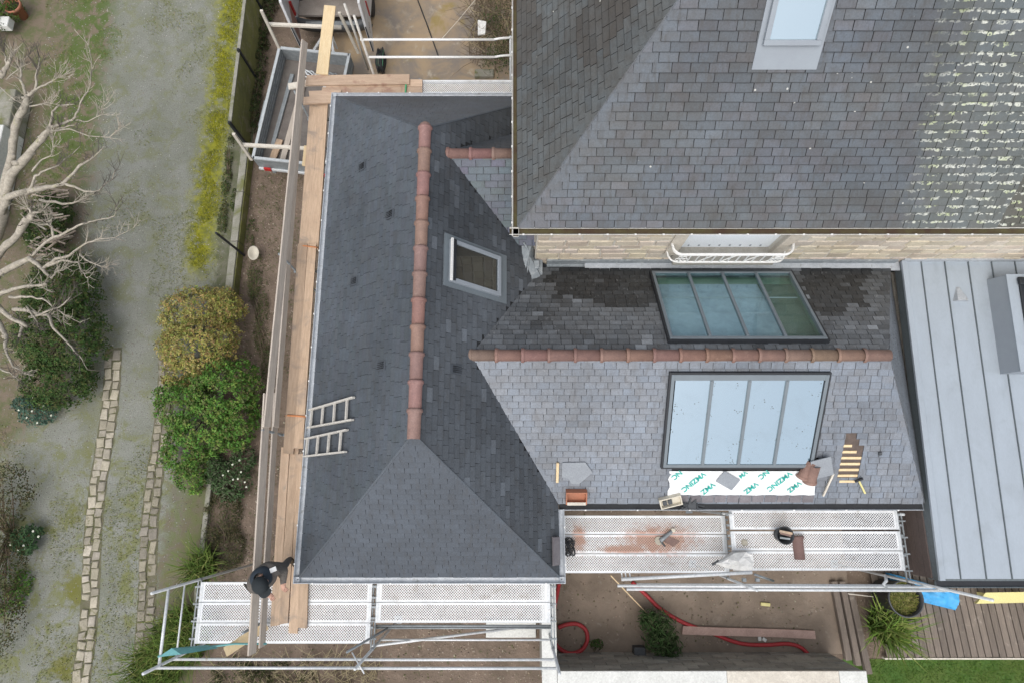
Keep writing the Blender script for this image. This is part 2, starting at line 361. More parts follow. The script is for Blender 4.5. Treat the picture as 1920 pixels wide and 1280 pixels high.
def glass_mat(name, refl, tintc, dirt=0.0, body=None):
    m, nt, bs, out = newmat(name); co = pos(nt)
    gl = nd(nt, 'ShaderNodeBsdfGlossy'); gl.inputs['Roughness'].default_value = .03; gl.inputs['Color'].default_value = (.84, .95, 1, 1)
    if body:
        tr = nd(nt, 'ShaderNodeBsdfDiffuse'); tr.inputs['Color'].default_value = rgb(body)
    else:
        tr = nd(nt, 'ShaderNodeBsdfTransparent'); tr.inputs['Color'].default_value = rgb(tintc)
    mx = nd(nt, 'ShaderNodeMixShader'); fr = nd(nt, 'ShaderNodeLayerWeight'); fr.inputs['Blend'].default_value = .5
    nt.links.new(mathn(nt, 'ADD', refl, mathn(nt, 'MULTIPLY', mathn(nt, 'POWER', fr.outputs['Facing'], 4.0), .7)), mx.inputs[0]); nt.links.new(tr.outputs[0], mx.inputs[1]); nt.links.new(gl.outputs[0], mx.inputs[2])
    last = mx.outputs[0]
    if dirt:
        df = nd(nt, 'ShaderNodeBsdfDiffuse'); df.inputs['Color'].default_value = (.11, .12, .11, 1)
        vo = nd(nt, 'ShaderNodeTexVoronoi'); vo.inputs['Scale'].default_value = 26; nt.links.new(co, vo.inputs['Vector'])
        k = mathn(nt, 'MULTIPLY', mathn(nt, 'LESS_THAN', mathn(nt, 'ADD', vo.outputs['Distance'], mathn(nt, 'MULTIPLY', noisen(nt, co, 90), .25)), .40), mathn(nt, 'GREATER_THAN', noisen(nt, co, 3.6, 4, .55, .5), .60))
        k = mathn(nt, 'MAXIMUM', k, mathn(nt, 'MULTIPLY', ramp(nt, noisen(nt, co, 1.8, 6, .65, .8), .45, .8), .10)); m2 = nd(nt, 'ShaderNodeMixShader'); nt.links.new(mathn(nt, 'MULTIPLY', k, dirt), m2.inputs[0]); nt.links.new(last, m2.inputs[1]); nt.links.new(df.outputs[0], m2.inputs[2]); last = m2.outputs[0]
    nt.links.new(last, out.inputs[0])
glass_mat('glass_coated', .46, (.3, .4, .45), dirt=.8, body=(.12, .19, .24))
glass_mat('glass_clear', .05, (.86, .95, .95))
glass_mat('glass_dark', .10, (.2, .2, .2), body=(.035, .032, .026))
glass_mat('glass_sky', .62, (.3, .4, .45), body=(.12, .18, .20))

# ================================================================ SETTING: ground sheets
def zone_mats():
    m, nt, bs, out = newmat('earth'); co = pos(nt)
    c = mixc(nt, ramp(nt, noisen(nt, co, 1.6, 7, .7, .4), .3, .7), (.205, .155, .118), (.125, .095, .07))
    c = mixc(nt, ramp(nt, noisen(nt, co, 5, 6, .7, .3), .56, .72), c, (.085, .085, .04))
    vo = nd(nt, 'ShaderNodeTexVoronoi'); vo.inputs['Scale'].default_value = 22; nt.links.new(co, vo.inputs['Vector'])
    k = mathn(nt, 'MULTIPLY', mathn(nt, 'LESS_THAN', vo.outputs['Distance'], .30), mathn(nt, 'GREATER_THAN', noisen(nt, co, 6, 3), .58))
    c = mixc(nt, mathn(nt, 'MULTIPLY', k, .8), c, (.33, .28, .22))
    nt.links.new(c, bs.inputs['Base Color']); bs.inputs['Roughness'].default_value = .95; bumpn(nt, bs, noisen(nt, co, 12, 7, .7), .8, .04)
    m, nt, bs, out = newmat('courtyard_soil'); co = pos(nt)
    c = mixc(nt, ramp(nt, noisen(nt, co, 1.3, 6, .6, .5), .35, .68), (.245, .195, .15), (.175, .138, .105))
    c = mixc(nt, mathn(nt, 'MULTIPLY', ramp(nt, noisen(nt, co, 4, 6, .7, .6), .58, .75), .6), c, (.36, .33, .28))
    c = mixc(nt, mathn(nt, 'MULTIPLY', ramp(nt, noisen(nt, co, 3, 6, .7, .8), .60, .72), .7), c, (.10, .085, .05))
    nt.links.new(c, bs.inputs['Base Color']); bs.inputs['Roughness'].default_value = .9; bumpn(nt, bs, noisen(nt, co, 14, 7, .7), .5, .03)
    m, nt, bs, out = newmat('yard_paving'); co = pos(nt)
    c = mixc(nt, ramp(nt, noisen(nt, co, 1.1, 6, .6, .8), .38, .66), (.36, .27, .17), (.22, .19, .16))
    c = mixc(nt, ramp(nt, noisen(nt, co, 2.3, 5, .65, .8), .55, .72), c, (.42, .37, .29))
    c = mixc(nt, ramp(nt, noisen(nt, co, .8, 4, .6, .3), .58, .70), c, (.28, .21, .075))
    nt.links.new(c, bs.inputs['Base Color']); bs.inputs['Roughness'].default_value = .6; bumpn(nt, bs, noisen(nt, co, 20, 6, .7), .35, .02)
    # gravel drive: grey gravel, mossy verge along the fence, weeds, bare soil by the shrubs
    m, nt, bs, out = newmat('gravel'); co = pos(nt)
    sp = nd(nt, 'ShaderNodeSeparateXYZ'); nt.links.new(co, sp.inputs[0]); X, Y, Z = sp.outputs
    n1 = noisen(nt, co, 1.3, 5, .65, .4); n2 = noisen(nt, co, 3.5, 5, .7, .4); n3 = noisen(nt, co, 38, 3, .8)
    wob = mathn(nt, 'MULTIPLY', mathn(nt, 'SUBTRACT', n2, .5), 1.0); wob2 = mathn(nt, 'MULTIPLY', mathn(nt, 'SUBTRACT', n1, .5), 2.4)
    Xw = mathn(nt, 'ADD', X, wob); Xv = mathn(nt, 'ADD', X, wob2)
    c = mixc(nt, ramp(nt, n1, .3, .7), (.235, .243, .215), (.175, .185, .145))
    c = mixc(nt, ramp(nt, n3, .34, .46), (.10, .095, .08), c)
    c = mixc(nt, mathn(nt, 'MULTIPLY', ramp(nt, n3, .60, .72), .7), c, (.50, .49, .46))
    weed = mathn(nt, 'MULTIPLY', ramp(nt, noisen(nt, co, 2.1, 7, .75, .5), .47, .62), .85)
    low = mathn(nt, 'SUBTRACT', 1.0, ramp(nt, mathn(nt, 'ADD', Y, wob2), -1.5, 3.5))
    c = mixc(nt, mathn(nt, 'MULTIPLY', weed, mathn(nt, 'ADD', .55, mathn(nt, 'MULTIPLY', low, .45))), c, (.155, .165, .055))
    # soil and litter under the shrubs on the far side of the drive
    edge = mathn(nt, 'SUBTRACT', mathn(nt, 'ADD', -10.35, mathn(nt, 'MULTIPLY', mathn(nt, 'SUBTRACT', Y, 4.0), -.06)), mathn(nt, 'MULTIPLY', mathn(nt, 'SUBTRACT', 1.0, ramp(nt, Y, .6, 2.2)), 1.35))
    so = mathn(nt, 'SUBTRACT', 1.0, ramp(nt, mathn(nt, 'SUBTRACT', Xw, edge), -.35, .35))
    c = mixc(nt, mathn(nt, 'MULTIPLY', so, .92), c, mixc(nt, ramp(nt, n2, .4, .62), (.17, .13, .092), (.10, .11, .04)))
    # grass between drive and border, top of the picture
    gr = mathn(nt, 'MULTIPLY', mathn(nt, 'SUBTRACT', 1.0, ramp(nt, mathn(nt, 'ABSOLUTE', mathn(nt, 'ADD', Xv, 11.35)), .3, 1.0)), ramp(nt, Y, 7.0, 8.4))
    c = mixc(nt, mathn(nt, 'MULTIPLY', gr, mathn(nt, 'MULTIPLY', ramp(nt, n2, .38, .56), .9)), c, (.075, .115, .022))
    # moss verge
    mv = mathn(nt, 'MULTIPLY', mathn(nt, 'SUBTRACT', 1.0, ramp(nt, mathn(nt, 'ABSOLUTE', mathn(nt, 'ADD', Xw, 7.56)), .08, .62)), ramp(nt, mathn(nt, 'ADD', Y, wob), 4.6, 5.6))
    c = mixc(nt, mathn(nt, 'MULTIPLY', mv, ramp(nt, n2, .30, .50)), c, mixc(nt, ramp(nt, noisen(nt, co, 5, 5), .4, .62), (.235, .235, .014), (.125, .135, .025)))
    dv = mathn(nt, 'MULTIPLY', ramp(nt, Xw, -7.28, -7.1), .85)
    c = mixc(nt, dv, c, mixc(nt, ramp(nt, n2, .4, .6), (.14, .135, .095), (.09, .10, .045)))
    # weeds and moss between and along the sett lines
    ms = mathn(nt, 'MULTIPLY', mathn(nt, 'SUBTRACT', 1.0, ramp(nt, mathn(nt, 'ABSOLUTE', mathn(nt, 'ADD', Xw, 9.35)), .1, .42)), mathn(nt, 'MULTIPLY', low, ramp(nt, n1, .44, .56)))
    c = mixc(nt, mathn(nt, 'MULTIPLY', ms, .85), c, (.135, .135, .02))
    mr_ = mathn(nt, 'MULTIPLY', ramp(nt, Xw, -7.75, -7.45), low)
    c = mixc(nt, mathn(nt, 'MULTIPLY', mr_, .8), c, mixc(nt, ramp(nt, n2, .4, .6), (.10, .12, .03), (.14, .115, .08)))
    nt.links.new(c, bs.inputs['Base Color']); bs.inputs['Roughness'].default_value = .92
    bumpn(nt, bs, n3, .6, .02)
    m, nt, bs, out = newmat('lawn'); co = pos(nt)
    c = mixc(nt, ramp(nt, noisen(nt, co, 1.5, 5), .35, .65), (.055, .12, .018), (.085, .13, .025))
    nt.links.new(c, bs.inputs['Base Color']); bs.inputs['Roughness'].default_value = .9
zone_mats()
def sheet(name, x0, x1, y0, y1, z, mat, kind='structure', nx=1, ny=1):
    b = MB()
    for i in range(nx):
        for j in range(ny):
            xa = x0 + (x1 - x0) * i / nx; xb = x0 + (x1 - x0) * (i + 1) / nx; ya = y0 + (y1 - y0) * j / ny; yb = y0 + (y1 - y0) * (j + 1) / ny
            b.poly([(xa, ya, z), (xb, ya, z), (xb, yb, z), (xa, yb, z)])
    return b.build(name, mat, kind=kind)
ground = sheet('ground', -120, 120, -120, 120, -.004, 'earth')
drive = sheet('driveway', -26, -6.62, -14, 26, 0, 'gravel')
yard = sheet('yard', -4.75, .6, 8.2, 24, .004, 'yard_paving')
court = sheet('courtyard', .8, 7.2, -3.32, 4.2, .004, 'courtyard_soil')
lawn = sheet('lawn', 6.9, 30, -14, -3.42, .004, 'lawn')

# ================================================================ roof slating
def clip(poly, ref):
    out = poly; n = len(ref)
    for i in range(n):
        a, b = ref[i], ref[(i + 1) % n]; ex, ey = b[0] - a[0], b[1] - a[1]; inp = out; out = []
        if not inp: return []
        for j in range(len(inp)):
            p, q = inp[j], inp[(j + 1) % len(inp)]
            sp = ex * (p[1] - a[1]) - ey * (p[0] - a[0]); sq = ex * (q[1] - a[1]) - ey * (q[0] - a[0])
            if sp >= 0: out.append(p)
            if sp * sq < 0:
                t = sp / (sp - sq); out.append((p[0] + (q[0] - p[0]) * t, p[1] + (q[1] - p[1]) * t))
    return out
def area(p): return .5 * sum(p[i][0] * p[(i + 1) % len(p)][1] - p[(i + 1) % len(p)][0] * p[i][1] for i in range(len(p)))
class Face:
    def __init__(s, E, d, m, poly):
        s.E = V(E); s.d = V((d[0], d[1], 0)).normalized(); s.m = m; c = 1 / math.sqrt(1 + m * m); s.c = c
        s.u = V((s.d.y, -s.d.x, 0)); s.w = V((s.d.x * c, s.d.y * c, m * c)); s.n = s.u.cross(s.w)
        s.xy = poly; s.poly = [s.ab(V((p[0], p[1], 0))) for p in poly]
        if area(s.poly) < 0: s.poly.reverse(); s.xy = list(reversed(poly))
    def ab(s, p): q = p - s.E; return ((q.x * s.u.x + q.y * s.u.y), (q.x * s.d.x + q.y * s.d.y) / s.c)
    def pt(s, a, b, h=0.0): return s.E + s.u * a + s.w * b + s.n * h
    def z(s, x, y): return s.E.z + s.m * ((x - s.E.x) * s.d.x + (y - s.E.y) * s.d.y)
    def px(s, px, py, h=0.0): p = PN(px, py, s.E + s.n * h, s.n); q = p - s.E; return (q.dot(s.u), q.dot(s.w))
    def rect(s, corners, h=0.0):
        ab = [s.px(x, y, h) for x, y in corners]; A = sorted(p[0] for p in ab); B = sorted(p[1] for p in ab)
        return (A[0] + A[1]) / 2, (A[2] + A[3]) / 2, (B[0] + B[1]) / 2, (B[2] + B[3]) / 2
GAP = .0030
EDGE = .16  # edge tint: shadow lines between slates painted in, along with edge dirt
def slate_pts(sw, L, h0, h1, t):
    x = sw / 2 - GAP
    q = [V((-x, 0, h0)), V((x, 0, h0)), V((x, L, h1)), V((-x, L, h1))]; c = .0048
    c2 = .013; top = [V((-x + c, c2, h0 - .0005)), V((x - c, c2, h0 - .0005)), V((x - c, L, h1)), V((-x + c, L, h1))]
    return top + q + [p - V((0, 0, t)) for p in q]
SF = [(0, 1, 2, 3), (4, 5, 1, 0), (5, 6, 2, 1), (7, 4, 0, 3), (8, 9, 5, 4), (9, 10, 6, 5), (11, 8, 4, 7)]
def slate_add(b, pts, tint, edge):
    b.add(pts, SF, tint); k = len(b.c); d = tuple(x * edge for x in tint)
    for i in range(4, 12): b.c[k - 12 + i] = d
def slate_roof(roof, faces, mat, nmax=300, edge=EDGE, hts=(.029, .004, .013)):
    """faces: (Face, e, sw, tint_fn, holes, skip). The largest nmax full slates become children, the rest one joined part."""
    full = []; rest = MB()
    for fi, (fc, e, sw, tf, holes, skip) in enumerate(faces):
        L = e * 1.5; h0, h1, t = hts
        bmin = min(p[1] for p in fc.poly); bmax = max(p[1] for p in fc.poly); amin = min(p[0] for p in fc.poly); amax = max(p[0] for p in fc.poly)
        for r in range(int((bmax - bmin) / e) + 1):
            b0 = bmin + r * e; a = amin - sw * (1 + (r % 2) * .5) + R.uniform(-.012, .012)
            while a < amax:
                w_ = sw * R.choice((1, 1, 1, 1, .93, 1.06)); a0 = a; a += w_
                db = R.uniform(-.003, .003); q = [(a0 + GAP, b0 + db), (a0 + w_ - GAP, b0 + db), (a0 + w_ - GAP, b0 + L), (a0 + GAP, b0 + L)]
                cx, cb = a0 + w_ / 2, b0 + e / 2; wp = fc.pt(cx, cb); sx, sy = pix(wp)
                if not (-170 < sx < 2090 and -150 < sy < 1430): continue
                cut = False
                for h in holes:
                    if h[2] < b0 + e * .6 < h[3]:
                        if a0 > h[0] and a0 + w_ < h[1]: cut = True
                        elif a0 < h[0] < a0 + w_: q = clip(q, [(-99, -99), (h[0], -99), (h[0], 99), (-99, 99)])
                        elif a0 < h[1] < a0 + w_: q = clip(q, [(h[1], -99), (99, -99), (99, 99), (h[1], 99)])
                if cut or len(q) < 3: continue
                if skip and skip(wp.x, wp.y, wp.z): continue
                cq = clip(q, fc.poly)
                if len(cq) < 3: continue
                ar = area(cq) / ((w_ - 2 * GAP) * (L - db)); tint = tf(wp, cx, cb)
                if ar < .03: continue
                hh = R.uniform(-.0015, .002); dh = (h1 - h0) / L
                if ar > .985:
                    rot = R.gauss(0, .006); x = (fc.u * math.cos(rot) + fc.w * math.sin(rot)); y = (fc.w * math.cos(rot) - fc.u * math.sin(rot))
                    mtx = frame(fc.pt(cx, b0 + db, hh), x, y, fc.n) @ Matrix.Diagonal((w_ / sw, 1, 1, 1))
                    c4 = [pix(fc.pt(*c)) for c in ((a0, b0), (a0 + w_, b0), (a0 + w_, b0 + e), (a0, b0 + e))]
                    pa = abs(area(c4)) if 0 < sx < 1920 and 0 < sy < 1280 else 0
                    full.append((pa, mtx, tint, (sw, L, h0, h1, t)))
                else:
                    top = [fc.pt(p[0], p[1], h0 + hh + dh * (p[1] - b0)) for p in cq]; bot = [p - fc.n * t for p in top]; n = len(top)
                    rest.add(top + bot, [tuple(range(n))] + [(n + i, n + (i + 1) % n, (i + 1) % n, i) for i in range(n)], tint)
    full.sort(key=lambda x: -x[0]); cache = {}
    for pa, mtx, tint, k in full[:nmax]:
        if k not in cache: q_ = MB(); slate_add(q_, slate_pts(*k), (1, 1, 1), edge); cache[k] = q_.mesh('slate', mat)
        inst(cache[k], mtx, 'slate', roof, tint)
    for pa, mtx, tint, k in full[nmax:]:
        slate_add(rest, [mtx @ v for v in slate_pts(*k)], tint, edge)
    rest.build('slate_field', mat, roof, kind='stuff')
def under(b, fc, h=-.004, poly=None): b.poly([fc.pt(p[0], p[1], h) for p in (poly or fc.poly)])
def gutter(name, a, b, out, mat, parent, r=.06, brk=.6, fill=None, bmat='paint_white', lip=.012):
    a, b, out = V(a), V(b), V(out); n = 9; g = MB(); k = []
    prof = [(r - r * math.cos(math.pi * i / n), -r * math.sin(math.pi * i / n)) for i in range(n + 1)]
    prof = [(0, .01)] + prof + [(2 * r + lip, .004), (2 * r + lip, -.006), (2 * r - .002, -.008)]
    vs = [a + out * o + V((0, 0, z)) for o, z in prof] + [b + out * o + V((0, 0, z)) for o, z in prof]; m = len(prof)
    g.add(vs, [(i, i + 1, m + i + 1, m + i) for i in range(m - 1)])
    for s in (a, b): g.add([s + out * o + V((0, 0, z)) for o, z in prof[1:n + 2]], [tuple(range(n + 1))])
    gu = g.build(name, mat, parent, smooth=True)
    if fill:
        MB().poly([a + out * .012 + V((0, 0, -.028)), b + out * .012 + V((0, 0, -.028)), b + out * (2 * r - .012) + V((0, 0, -.028)), a + out * (2 * r - .012) + V((0, 0, -.028))]).build('gutter_fill', fill, gu)  # flat strip in the trough: dirt on the stone house, plain dark elsewhere
    L = (b - a).length; c = int(L / brk); me = None; d = (b - a).normalized()
    for i in range(c):
        p = a + d * (i + .5) * L / c
        if me is None: me = MB().box((0, r + .006, -.006), (.030, .020, .018)).mesh('bracket', bmat)
        inst(me, frame(p + out * (r + .004) + V((0, 0, .012)), d if d.cross(out).z > 0 else -d, out), 'bracket', gu)
    return gu

# ---------------------------------------------------------------- ridge tiles
def tile_mesh(L, r, name='ridge_tile'):
    b = MB(); n = 10
    def arc(x, rr, zz=0): return [V((x, -rr * math.cos(math.pi * (j / n)) * 1.0, rr * math.sin(math.pi * (j / n)) * .95 + zz)) for j in range(n + 1)]
    secs = [(0, r + .012), (.012, r + .022), (.05, r + .022), (.055, r + .006), (.075, r + .006), (.08, r), (L, r * .97), (L, r * .97 - .012), (.0, r - .010)]
    vs = [];
    for x, rr in secs: vs += arc(x, rr)
    m = n + 1; fs = []
    for i in range(len(secs) - 1):
        for j in range(n): fs.append((i * m + j, (i + 1) * m + j, (i + 1) * m + j + 1, i * m + j + 1))
    b.add(vs, fs); return b.mesh(name, 'terracotta', True)
def ridge(parent, a, b, n, r=.098, flip=False, pale=lambda i: (1, 1, 1), round_end=True):
    a, b = V(a), V(b)
    if flip: a, b = b, a
    L = (b - a).length / n; d = (b - a).normalized(); me = tile_mesh(L + .02, r)
    for i in range(n):
        k = pale(i)
        t = inst(me, frame(a + d * L * i + V((0, 0, R.uniform(-.003, .003))), d, V((0, 0, 1)).cross(d) + d * R.uniform(-.01, .01)), 'ridge_tile', parent, tuple(x * R.uniform(.92, 1.08) for x in k))
    if round_end:
        bb = MB(); n_ = 10
        for s, p in ((-1, a if flip is False else a),):
            vs = []; k = 5; side = V((0, 0, 1)).cross(d)
            for i in range(k + 1):
                f = i / k * math.pi / 2; rr = (r) * math.cos(f); x = -r * .9 * math.sin(f)
                for j in range(n_ + 1):
                    q = math.pi * j / n_; vs.append(p + d * x + side * (-rr * math.cos(q)) + V((0, 0, rr * math.sin(q))))
            fs = [(i * (n_ + 1) + j, i * (n_ + 1) + j + 1, (i + 1) * (n_ + 1) + j + 1, (i + 1) * (n_ + 1) + j) for i in range(k) for j in range(n_)]
            bb.add(vs, fs)
        bb.build('ridge_end', 'terracotta', parent, True)

def plane_box(b, fc, a0, a1, b0, b1, h0, h1, cc=None):
    lo = [fc.pt(a0, b0, h0), fc.pt(a1, b0, h0), fc.pt(a1, b1, h0), fc.pt(a0, b1, h0)]
    return b.prism(lo, fc.n * (h1 - h0), cc)

# ================================================================ LEFT BUILDING (hipped roof)
XL, XR, YS, YN, ZE = -3.61, .80, -1.43, 7.85, 2.92
XM = (XL + XR) / 2; HALF = (XR - XL) / 2; ML = 1.035; ZR = ZE + ML * HALF
LB = empty('hipped_house', (XM, 3.2, 0), 'low house with smooth blue-grey hipped slate roof and terracotta ridge, left of centre', 'house')
MB().box((XM, (YS + YN) / 2, 1.4), (XR - XL - .5, YN - YS - .5, 2.8)).build('wall', 'render_wall', LB)
fW = Face((XL, YN, ZE), (1, 0), ML, [(XL, YS), (XL, YN), (XM, YN - HALF), (XM, YS + HALF)])
fE = Face((XR, YS, ZE), (-1, 0), ML, [(XR, YN), (XR, YS), (XM, YS + HALF), (XM, YN - HALF)])
fS = Face((XL, YS, ZE), (0, 1), ML, [(XL, YS), (XR, YS), (XM, YS + HALF)])
fN = Face((XR, YN, ZE), (0, -1), ML, [(XR, YN), (XL, YN), (XM, YN - HALF)])
# cross wing (east) and link roof planes
YC, ZC, MC, YCE = 2.10, 4.42, .65, -.22
ZCE = ZC - MC * (YC - YCE); XCE, YCN = 7.2, 4.02; XCR = 6.02
xv = XR - (ZC - ZE) / ML                                             # where the wing ridge meets the east slope
xs = XR - (ZCE - ZE) / ML; ZCN = ZC - MC * (YCN - YC); xn = XR - (ZCN - ZE) / ML
cS = Face((xs, YCE, ZCE), (0, 1), MC, [(xs, YCE), (XCE, YCE), (XCR, YC), (xv, YC)])
cN = Face((XCE, YCN, ZCN), (0, -1), MC, [(XCE - .12, YCN), (xn, YCN), (xv, YC), (XCR, YC)])
mE = (ZC - ZCE) / (XCE - XCR)
cE = Face((XCE, YCE, ZCE), (-1, 0), mE, [(XCE, YCE), (XCE, YCN), (XCR, YC)])
YK, ZK, MK = 5.43, 4.86, 1.10
xk = XR - (ZK - ZE) / ML; YKS = 4.30; ZKS = ZK - MK * (YK - YKS); xks = XR - (ZKS - ZE) / ML
kS = Face((xks, YKS, ZKS), (0, 1), MK, [(xks, YKS), (.42, YKS), (.42, YK), (xk, YK)])
ykn = YK + (YK - YKS); kN = Face((.42, ykn, ZKS), (0, -1), MK, [(.42, ykn), (xks, ykn), (xk, YK), (.42, YK)])
def under_wing(x, y, z):
    s = .02
    if YCE < y < YCN and min(cS.z(x, y), cN.z(x, y)) - s > z: return True
    if YKS < y < ykn and min(kS.z(x, y), kN.z(x, y)) - s > z: return True
    return x > .42 and y > 4.1
roofL = MB()
for f in (fW, fE, fS, fN): under(roofL, f)
roofL = roofL.build('roof', 'underlay', LB)
def nz(p, s, o=0): return noise.noise(V((p.x * s + o, p.y * s - o, p.z * s)))
def tintL(p, a, b):
    k = 1 + .30 * nz(p, .55, 3) + R.uniform(-.07, .07) + .12 * nz(p, 2.5, 8)
    return (k * R.uniform(.97, 1.03), k, k * R.uniform(.97, 1.03))
def tintE(p, a, b):
    k = .88 + .30 * nz(p, .8, 4) + R.uniform(-.13, .13)
    if R.random() < .05: k += R.uniform(.2, .6)
    return (k * 1.02, k * .98, k * .95)
def tintS(p, a, b):
    k = .90 + .16 * nz(p, .7, 9) + R.uniform(-.06, .06); return (k, k, k * 1.03)
skE = fE.rect([(838, 437), (826, 537), (950, 482), (948, 567)], .02)
slate_roof(roofL, [(fW, .11, .22, tintL, [], None), (fS, .11, .22, tintS, [], None), (fN, .11, .22, tintL, [], under_wing),
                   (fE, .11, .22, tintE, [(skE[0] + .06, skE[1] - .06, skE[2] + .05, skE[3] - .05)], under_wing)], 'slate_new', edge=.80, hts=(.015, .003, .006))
ridge(roofL, (XM, YN - HALF + .06, ZR - .045), (XM, YS + HALF - .05, ZR - .045), 12, pale=lambda i: (1.12, 1.08, 1.06) if i > 9 else (1, .98, 1.0))
for g in ((XL, YS - .12), (XL, YN + .12)): pass
gutter('gutter', (XL - .0, YS - .11, ZE - .01), (XL, YN + .11, ZE - .01), (-1, 0, 0), 'zinc_gutter', LB, r=.05)
gutter('gutter', (XL - .11, YS, ZE - .01), (XR + .11, YS, ZE - .01), (0, -1, 0), 'zinc_gutter', LB, r=.05)
gutter('gutter', (XL - .11, YN, ZE - .01), (XR, YN, ZE - .01), (0, 1, 0), 'zinc_gutter', LB, r=.045)
gutter('gutter', (XR, YS - .11, ZE - .01), (XR, YCE - .1, ZE - .01), (1, 0, 0), 'zinc_gutter', LB, r=.05)
# hip leads (faint, close-mitred)
for (p, q) in (((XL, YS, ZE), (XM, YS + HALF, ZR)), ((XR, YS, ZE), (XM, YS + HALF, ZR)), ((XL, YN, ZE), (XM, YN - HALF, ZR)), ((XR, YN, ZE), (XM, YN - HALF, ZR))):
    MB().bar(V(p) + V((0, 0, .003)), V(q) + V((0, 0, .003)), .03, .03).build('hip_flashing', 'slate_new', roofL)
# slate vents in the west and east slopes
def vent(fc, px, py):
    a, b = fc.px(px, py, .02); v = MB(); m_ = MB()
    v.add([fc.pt(a - .075, b - .10, .042), fc.pt(a + .075, b - .10, .042), fc.pt(a + .075, b + .10, .018), fc.pt(a - .075, b + .10, .018),
           fc.pt(a - .075, b - .10, .015), fc.pt(a + .075, b - .10, .015)], [(0, 1, 2, 3), (0, 3, 4), (1, 5, 2), (4, 5, 1, 0)])
    o = v.build('roof_vent', 'vent_grey', roofL)
    for k in (-.045, -.015, .015, .045): plane_box(MB(), fc, a + k - .004, a + k + .004, b - .103, b + .06, .03, .046).build('louvre', 'frame_black', o)
for q in ((680, 312), (732, 402), (665, 527), (716, 685)): vent(fW, *q)
vent(fE, 854, 692)
# roof window in the east slope
def roof_window(name, fc, r, flange, mats, parent, glassm, top=.10, bot=.16, side=.07, mull=0, cover=None):
    a0, a1, b0, b1 = r
    w = MB(); fl, fr, gm = mats
    plane_box(w, fc, a0, a1, b0, b0 + bot, .012, .034); plane_box(w, fc, a0, a1, b1 - top, b1, .012, .034)
    plane_box(w, fc, a0, a0 + side, b0 + bot, b1 - top, .012, .033); plane_box(w, fc, a1 - side, a1, b0 + bot, b1 - top, .012, .033)
    w = w.build(name, fl, parent)
    A0, A1, B0, B1 = a0 + side, a1 - side, b0 + bot, b1 - top; t = .065
    for x0, x1, y0, y1 in ((A0, A1, B0, B0 + t), (A0, A1, B1 - t * 1.5, B1), (A0, A0 + t, B0 + t, B1 - t * 1.5), (A1 - t, A1, B0 + t, B1 - t * 1.5)):
        plane_box(MB(), fc, x0, x1, y0, y1, .02, .095).build('frame', fr, w, bevel=.006)
    plane_box(MB(), fc, A0 + t, A1 - t, B0 + t, B1 - t * 1.5, .045, .062).build('glass', glassm, w)
    if cover: plane_box(MB(), fc, A0 + .01, A1 - .01, B1 - t * 1.2, B1 - t * .25, .096, .125).build('top_cover', 'frame_black', w, bevel=.008); plane_box(MB(), fc, A0 - .0, A1 + .0, B1 - t * .2, B1 + .02, .09, .12).build('cover_trim', 'paint_white', w)
    return w
roof_window('roof_window', fE, skE, 0, ('frame_grey', 'frame_light', None), LB, 'glass_dark', top=.10, bot=.19, side=.085, cover=1)
# link roof over to the main house
rk = MB()
for f in (kS, kN): under(rk, f)
linkr = rk.build('link_roof', 'underlay', LB)
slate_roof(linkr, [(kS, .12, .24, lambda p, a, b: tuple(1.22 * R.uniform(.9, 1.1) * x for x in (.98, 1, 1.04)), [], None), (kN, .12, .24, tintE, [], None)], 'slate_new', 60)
ridge(linkr, (xk - .02, YK, ZK - .05), (.42, YK, ZK - .05), 4, r=.09, flip=False, pale=lambda i: (1.05, 1, 1.02))
# lead apron in the corner between link, main house and cross wing
la = MB()
pA = P(980, 440, 3.75); 
q = [(978, 452, 3.62), (1000, 446, 3.60), (1001, 480, 3.32), (1017, 488, 3.28), (1017, 525, 3.30), (980, 528, 3.45)]
la.prism([P(*x) for x in q], .012)
la = la.build('lead_apron', 'lead', LB)
MB().tube([P(982, 455, 3.70), P(992, 472, 3.55), P(990, 500, 3.46), P(984, 526, 3.48)], .018, 6).build('lead_roll', 'lead', la, True)
MB().box(P(1003, 497, 3.36), (.16, .16, .10)).build('lead_box', 'lead', la, bevel=.02)

# ================================================================ CROSS WING
CW = empty('cross_wing', (3.6, 1.9, 0), 'gabled slate wing with long terracotta ridge and two glazed rooflights', 'house')
wallc = MB(); wallc.box((4.0, YCE + .30, 1.3), (6.3, .12, 2.6)); wallc.box((4.0, YCN + .02, 1.4), (6.3, .12, 2.8)); wallc.box((7.12, 1.9, 1.4), (.12, 4.1, 2.8))
wallc.build('wall', 'render_wall', CW)
gS = cS.rect([(1251, 702), (1552, 696), (1537, 872), (1244, 886)], .10)
gN = cN.rect([(1222, 507), (1494, 505), (1547, 635), (1250, 638)], .10)
membr = cS.rect([(1252, 884), (1530, 882), (1530, 924), (1256, 926)], .02)
bat = cS.rect([(1578, 812), (1613, 812), (1613, 906), (1574, 906)], 0)
rc = MB(); under(rc, cS); under(rc, cE)
for pl in ([(-50, -50), (gN[0] + .06, -50), (gN[0] + .06, 50), (-50, 50)], [(gN[1] - .06, -50), (50, -50), (50, 50), (gN[1] - .06, 50)],
           [(gN[0] + .06, -50), (gN[1] - .06, -50), (gN[1] - .06, gN[2] + .06), (gN[0] + .06, gN[2] + .06)], [(gN[0] + .06, gN[3] - .06), (gN[1] - .06, gN[3] - .06), (gN[1] - .06, 50), (gN[0] + .06, 50)]):
    c_ = clip(pl, cN.poly)
    if len(c_) > 2: under(rc, cN, poly=c_)
roofC = rc.build('roof', 'underlay', CW)
